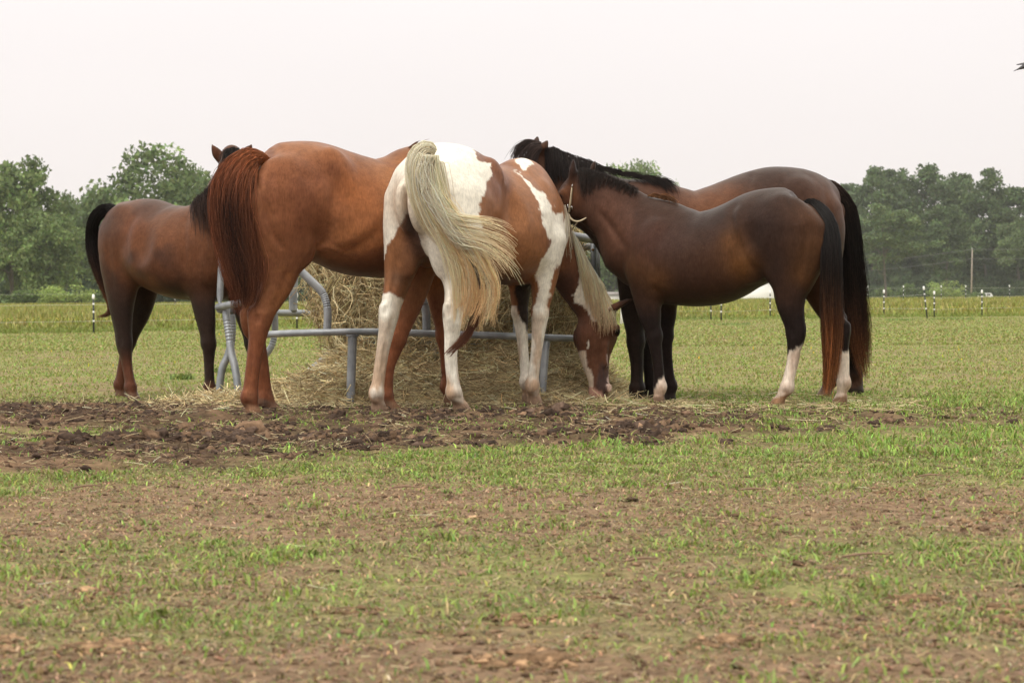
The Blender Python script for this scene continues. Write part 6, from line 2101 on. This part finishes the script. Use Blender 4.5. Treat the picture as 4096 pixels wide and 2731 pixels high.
    def mass(name, label, items, seed):
        Vs, Fs, Cs, n0 = [], [], [], 0
        tr, me = prot['hedge_a']
        nv = len(me.vertices)
        co = np.empty(nv * 3, np.float32); me.vertices.foreach_get('co', co); co = co.reshape(-1, 3)
        cc = np.empty(nv * 4, np.float32); me.attributes['coat'].data.foreach_get('color', cc); cc = cc.reshape(-1, 4)[:, :3]
        for (px, top, w, D, k) in items:
            p = pt(px, 1180, D); z0 = float(gz(np.array([p[0]]), np.array([D]), False)[0]) - .3
            H = float(pt(px, top, D)[2]) - z0; Wd = w * D / FPX
            a = r.random() * 6.28; V = co * [Wd / 16, Wd / 16, H / 12]
            V = np.stack([V[:, 0] * math.cos(a) - V[:, 1] * math.sin(a), V[:, 0] * math.sin(a) + V[:, 1] * math.cos(a), V[:, 2]], 1) + [p[0], D, z0]
            Vs.append(V); Cs.append(cc * k); Fs.append(np.arange(nv).reshape(-1, 4) + n0); n0 += nv
        o = add_obj(name, raw_mesh(name, np.vstack(Vs), np.vstack(Fs), np.vstack(Cs), smooth=False), None, ml)
        tag(o, label, 'woodland', kind='stuff')
    it = []
    for px in range(-420, 1120, 58):
        top = 800 if px < 60 else 840
        it.append((px + r.uniform(-20, 20), top + r.uniform(-40, 70), r.uniform(150, 260), L + 40 + r.uniform(0, 30), .8))
        it.append((px + r.uniform(-30, 30), 1060 + r.uniform(-40, 60), r.uniform(140, 240), L + 10 + r.uniform(-15, 15), .8))
    for px in range(-2600, -420, 190):
        it.append((px, 830 + r.uniform(-60, 60), 420, L + 40, .8)); it.append((px + 60, 1040, 380, L + 10, .8))
    mass('left_woodland', 'dense green wood behind the left hand trees', it, 1)
    it = []
    for px in range(3250, 4560, 42):
        it.append((px, 830 + r.uniform(-50, 90), r.uniform(170, 240), Rr + 30 + r.uniform(0, 20), .62))
        it.append((px + 15, 985 + r.uniform(-50, 60), r.uniform(130, 200), Rr + 8 + r.uniform(-14, 20), .62))
        it.append((px - 10, 1110 + r.uniform(-25, 25), r.uniform(90, 150), Rr - 18 + r.uniform(-10, 10), .7))
    for px in range(4560, 7000, 190):
        it.append((px, 760 + r.uniform(-50, 80), 420, Rr + 20, .7)); it.append((px + 60, 1000, 360, Rr, .7))
    mass('right_woodland', 'dark wood filling the space under the right hand trees', it, 2)
    it = []
    for px in range(1060, 3330, 75):
        it.append((px + r.uniform(-20, 20), 900 + r.uniform(-40, 80), r.uniform(150, 240), 425 + r.uniform(0, 30), .75))
        it.append((px + r.uniform(-20, 20), 1090 + r.uniform(-30, 40), r.uniform(150, 220), 415 + r.uniform(-5, 5), .75))
    mass('middle_woodland', 'hazy tree line behind the horses in the middle', it, 3)


# ------------------------------------------------------------------ far things
def build_far():
    mw = simple_mat('white_siding', (.72, .72, .70), .6, 0, .04, 2)
    mg = simple_mat('dark_glass', (.03, .035, .04), .15)
    mr = simple_mat('shingle_roof', (.22, .20, .19), .85, 0, .2, 2)
    mt = simple_mat('tyre_rubber', (.02, .02, .02), .8)
    mv = simple_mat('white_paint', (.75, .76, .76), .3, spec=.5)
    mpole = simple_mat('weathered_pole', (.26, .22, .18), .85, 0, .2, 4)
    mwire = simple_mat('power_line', (.10, .10, .10), .6)

    def ground_z(x, y):
        return float(gz(np.array([x]), np.array([y]), False)[0])
    # white shed under the belly of the small horse
    D = 400
    a, b = pt(2900, 1190, D), pt(3085, 1190, D)
    top = float(pt(3000, 1128, D)[2]); z0 = ground_z(a[0], D)
    cx = (a[0] + b[0]) / 2; w = b[0] - a[0] + 1.5
    root = empty('white_shed', (cx, D, z0)); tag(root, 'long white shed seen under the belly of the small brown horse', 'shed')
    mb = MB(); mb.box((0, 0, (top - z0) / 2), (w, 6, top - z0)); mb.build('wall', mw, root, smooth=False)
    hh = top - z0
    V = [(-w / 2 - .3, -3.3, hh), (w / 2 + .3, -3.3, hh), (w / 2 + .3, 3.3, hh), (-w / 2 - .3, 3.3, hh), (-w / 2 - .3, 0, hh + .9), (w / 2 + .3, 0, hh + .9)]
    mb = MB(); mb.add(V, [[[0, 1, 5, 4], [2, 3, 4, 5], [3, 2, 1, 0]], [[1, 2, 5], [3, 0, 4]]]); mb.build('roof', mr, root, smooth=False)
    # little house between the horses
    D = 400
    c = pt(2447, 1190, D); z0 = ground_z(c[0], D); hh = float(pt(2447, 1180, D)[2]) - z0
    root = empty('small_house', (c[0], D, z0)); tag(root, 'tiny grey roofed house far off between the paint and the small horse', 'house')
    mb = MB(); mb.box((0, 0, hh / 2), (2.6, 3, hh)); mb.build('wall', simple_mat('house_wall', (.42, .41, .38), .7), root, smooth=False)
    V = [(-1.5, -1.7, hh), (1.5, -1.7, hh), (1.5, 1.7, hh), (-1.5, 1.7, hh), (-1.5, 0, hh + .55), (1.5, 0, hh + .55)]
    mb = MB(); mb.add(V, [[[0, 1, 5, 4], [2, 3, 4, 5], [3, 2, 1, 0]], [[1, 2, 5], [3, 0, 4]]]); mb.build('roof', mr, root, smooth=False)

    def car(px0, px1, ytop, D, label, van=True):
        a, b = pt(px0, 1190, D), pt(px1, 1190, D)
        top = float(pt((px0 + px1) / 2, ytop, D)[2]); L = b[0] - a[0]
        h = 1.75 * L / 4.3 if van else 1.35
        z0 = top - h
        cx = (a[0] + b[0]) / 2
        root = empty('parked_van' if van else 'parked_car', (cx, D, z0)); tag(root, label, 'van' if van else 'car')
        W = 1.8
        prof = [(-.5, .18), (-.5, .52), (-.46, .60), (-.40, .66), (-.30, .96), (-.24, 1.0), (.36, 1.0), (.42, .95), (.49, .62), (.5, .52), (.5, .18)] if van else [(-.5, .2), (-.5, .55), (-.25, .64), (-.1, .98), (.2, 1.0), (.36, .68), (.5, .6), (.5, .2)]
        P = np.array(prof) * [L, h]
        n = len(P)
        V = np.vstack([np.column_stack([P[:, 0], np.full(n, -W / 2), P[:, 1]]), np.column_stack([P[:, 0], np.full(n, W / 2), P[:, 1]])])
        Q = [[i, (i + 1) % n, n + (i + 1) % n, n + i] for i in range(n)]
        mb = MB(); mb.add(V, [Q])
        tri = [[0, i, i + 1] for i in range(1, n - 1)]
        mb.add(V, [np.array(tri)[:, ::-1], np.array(tri) + n])
        mb.build('body', mv, root, smooth=False)
        for (f0, f1) in ((-.29, -.10), (-.07, .12), (.15, .36)) if van else ((-.12, .04), (.06, .24)):
            x0, x1 = f0 * L, f1 * L
            V = [(x0, -W / 2 - .02, h * .66), (x1, -W / 2 - .02, h * .66), (x1 - .03, -W / 2 - .02, h * .9), (x0 + .06, -W / 2 - .02, h * .9)]
            V += [(q[0], q[1] + .03, q[2]) for q in V]
            mb = MB(); mb.add(V, [[[0, 1, 2, 3], [7, 6, 5, 4], [0, 4, 5, 1], [1, 5, 6, 2], [2, 6, 7, 3], [3, 7, 4, 0]]]); mb.build('window', mg, root, smooth=False)
        for f in (-.3, .3):
            for sy in (-1, 1):
                mb = MB(); mb.tube([(f * L, sy * (W / 2 - .22), .3), (f * L, sy * (W / 2 + .02), .3)], .32, 14); mb.build('wheel', mt, root, smooth=False)
    car(3896, 3968, 1172, 470, 'white van parked far off beside the utility pole')
    car(3676, 3722, 1182, 470, 'pale car roof showing above the meadow left of the white van', False)
    # utility pole and its wires
    D = 440
    f = pt(3884, 1190, D); z0 = ground_z(f[0], D); tp = pt(3889, 996, D)
    root = empty('utility_pole', (f[0], D, z0)); tag(root, 'bare wooden utility pole in front of the right hand wood', 'utility pole')
    mb = MB(); mb.tube([(0, 0, -.2), (tp[0] - f[0], 0, tp[2] - z0)], [.17, .12], 10); mb.build('shaft', mpole, root)
    mb = MB(); mb.tube([(tp[0] - f[0], 0, tp[2] - z0), (tp[0] - f[0], 0, tp[2] - z0 + .25)], [.08, .05], 8); mb.build('insulator', simple_mat('porcelain', (.6, .6, .58), .4), root)
    for (dz, drop_l, lab) in ((-.05, 2.6, 'upper power line running to the bare utility pole'), (-1.9, 2.5, 'lower power line running to the bare utility pole')):
        p0 = np.array([tp[0], D - .2, tp[2] + dz])
        mb = MB()
        L_ = [p0 + np.array([-24 * k, 2 * k, -drop_l * k + .9 * (k * k - k)]) for k in np.linspace(0, 1.6, 14)]
        R_ = [p0 + np.array([24 * k, -1 * k, .25 * k + .9 * (k * k - k)]) for k in np.linspace(0, 1.6, 14)]
        mb.tube(L_[::-1] + R_[1:], .035, 5)
        tag(mb.build('power_line', mwire), lab, 'power line', 'power lines at the utility pole')
    # bird leaving the picture at the right
    c = pt(4118, 258, 22.0)
    mb = MB()
    cx = np.array([1.0, 0, .42]); cx /= np.linalg.norm(cx); uz = np.array([-.3, 0, 1.0])
    mb.tube([c - cx * .17, c - cx * .12, c - cx * .05, c + cx * .03, c + cx * .08, c + cx * .11], [.002, .008, .024, .026, .018, .004], 9, sub=3)
    M_ = simple_mat('dark_feathers', (.03, .027, .03), .6)
    bird = mb.build('bird', M_, origin=tuple(c))
    tag(bird, 'small dark bird flying out of the photo at the upper right edge', 'bird')
    for sgn in (-1, 1):
        V = []
        for k, (s, ch) in enumerate([(0, .075), (.4, .07), (.75, .045), (1, .008)]):
            q = np.array([0, sgn * .22 * s, .05 * s]) + cx * (.02 - .10 * s * s)
            V += [q + cx * ch / 2 + [0, 0, .004], q - cx * ch / 2 + [0, 0, .004], q + cx * ch / 2 - [0, 0, .004], q - cx * ch / 2 - [0, 0, .004]]
        Q = []
        for k in range(3):
            a = 4 * k
            Q += [[a, a + 1, a + 5, a + 4], [a + 2, a + 6, a + 7, a + 3], [a, a + 4, a + 6, a + 2], [a + 1, a + 3, a + 7, a + 5]]
        mb = MB(); mb.add(V, [Q]); mb.build('wing', M_, bird)


if 'far' not in DEV:
    build_fences()
    build_trees()
    build_far()
# ------------------------------------------------------------------ light, sky, air
def build_light():
    SUN_EL, SUN_AZ = 50, -150         # degrees; azimuth from +Y, negative = left
    w = bpy.data.worlds.new('World'); scene.world = w; w.use_nodes = True
    nt = w.node_tree
    for n in list(nt.nodes):
        nt.nodes.remove(n)
    out = nt.nodes.new('ShaderNodeOutputWorld')
    sky = node(nt, 'ShaderNodeTexSky', sky_type='NISHITA', sun_disc=False)
    sky.sun_elevation = R(SUN_EL); sky.sun_rotation = R(SUN_AZ); sky.air_density = 1.0; sky.dust_density = 6.0
    bg1 = node(nt, 'ShaderNodeBackground', Strength=.05)
    hs = node(nt, 'ShaderNodeHueSaturation', Saturation=.25)
    nt.links.new(sky.outputs[0], hs.inputs['Color']); nt.links.new(hs.outputs[0], bg1.inputs['Color'])
    # the cloud layer: an even overcast, brighter towards the zenith
    geo = node(nt, 'ShaderNodeNewGeometry')
    sp = node(nt, 'ShaderNodeSeparateXYZ'); nt.links.new(geo.outputs['Incoming'], sp.inputs[0])
    mul = node(nt, 'ShaderNodeMath', operation='MULTIPLY'); mul.inputs[1].default_value = -1.0
    nt.links.new(sp.outputs['Z'], mul.inputs[0])
    mr = node(nt, 'ShaderNodeMapRange'); mr.inputs[1].default_value = .13; mr.inputs[2].default_value = 1; mr.inputs[3].default_value = 1.0; mr.inputs[4].default_value = OVERCAST_GAIN
    nt.links.new(mul.outputs[0], mr.inputs[0])
    nz = node(nt, 'ShaderNodeTexNoise', Scale=1.6, Detail=3.0)
    mp = node(nt, 'ShaderNodeMapping'); mp.inputs['Scale'].default_value = (1, 1, 3.5)
    nt.links.new(geo.outputs['Incoming'], mp.inputs[0]); nt.links.new(mp.outputs[0], nz.inputs['Vector'])
    mr2 = node(nt, 'ShaderNodeMapRange'); mr2.inputs[1].default_value = .3; mr2.inputs[2].default_value = .7; mr2.inputs[3].default_value = .965; mr2.inputs[4].default_value = 1.035
    nt.links.new(nz.outputs['Fac'], mr2.inputs[0])
    m2 = node(nt, 'ShaderNodeMath', operation='MULTIPLY'); nt.links.new(mr.outputs[0], m2.inputs[0]); nt.links.new(mr2.outputs[0], m2.inputs[1])
    bg2 = node(nt, 'ShaderNodeBackground')
    cm = node(nt, 'ShaderNodeMix', data_type='RGBA'); cm.inputs[6].default_value = (*OVERCAST_COL, 1); cm.inputs[7].default_value = (.80, .765, .69, 1)
    mr3 = node(nt, 'ShaderNodeMapRange'); mr3.inputs[1].default_value = .15; mr3.inputs[2].default_value = .6
    nt.links.new(mul.outputs[0], mr3.inputs[0]); nt.links.new(mr3.outputs[0], cm.inputs[0]); nt.links.new(cm.outputs[2], bg2.inputs['Color'])
    nt.links.new(m2.outputs[0], bg2.inputs['Strength'])
    ad = node(nt, 'ShaderNodeAddShader'); nt.links.new(bg1.outputs[0], ad.inputs[0]); nt.links.new(bg2.outputs[0], ad.inputs[1])
    nt.links.new(ad.outputs[0], out.inputs[0])
    l = bpy.data.lights.new('sun', 'SUN'); l.energy = SUN_E; l.angle = R(24); l.color = (1, .955, .89)
    o = bpy.data.objects.new('sun', l); COL.objects.link(o)
    az, el = R(SUN_AZ), R(SUN_EL)
    d = Vector((math.sin(az) * math.cos(el), math.cos(az) * math.cos(el), math.sin(el)))
    o.rotation_euler = d.to_track_quat('Z', 'Y').to_euler()
    o.location = (0, 0, 60)
    vs = scene.view_settings
    vs.view_transform = 'Standard'; vs.look = 'None'; vs.exposure = EXPO; vs.gamma = 1.0; vs.use_curve_mapping = False


def build_haze():
    m = bpy.data.materials.new('haze'); m.use_nodes = True
    nt = m.node_tree
    for n in list(nt.nodes):
        nt.nodes.remove(n)
    out = nt.nodes.new('ShaderNodeOutputMaterial')
    v = nt.nodes.new('ShaderNodeVolumePrincipled')
    v.inputs['Color'].default_value = (.86, .90, .93, 1)
    v.inputs['Density'].default_value = HAZE
    v.inputs['Anisotropy'].default_value = 0.2
    nt.links.new(v.outputs[0], out.inputs['Volume'])
    mb = MB(); mb.box((0, 300, 18), (2000, 800, 44))
    o = mb.build('haze', m, smooth=False)
    tag(o, 'pale even haze over the whole field', 'haze', kind='stuff')


OVERCAST_COL = (.90, .835, .82)
OVERCAST_GAIN = 2.75
SUN_E = 1.2
EXPO = 0.0
HAZE = .00015
build_light()
if 'haze' not in DEV:
    build_haze()
scene.cycles.max_bounces = 12
scene.cycles.diffuse_bounces = 8
scene.cycles.glossy_bounces = 3
scene.cycles.transmission_bounces = 8
scene.cycles.volume_bounces = 1
scene.cycles.transparent_max_bounces = 8
scene.cycles.use_denoising = True
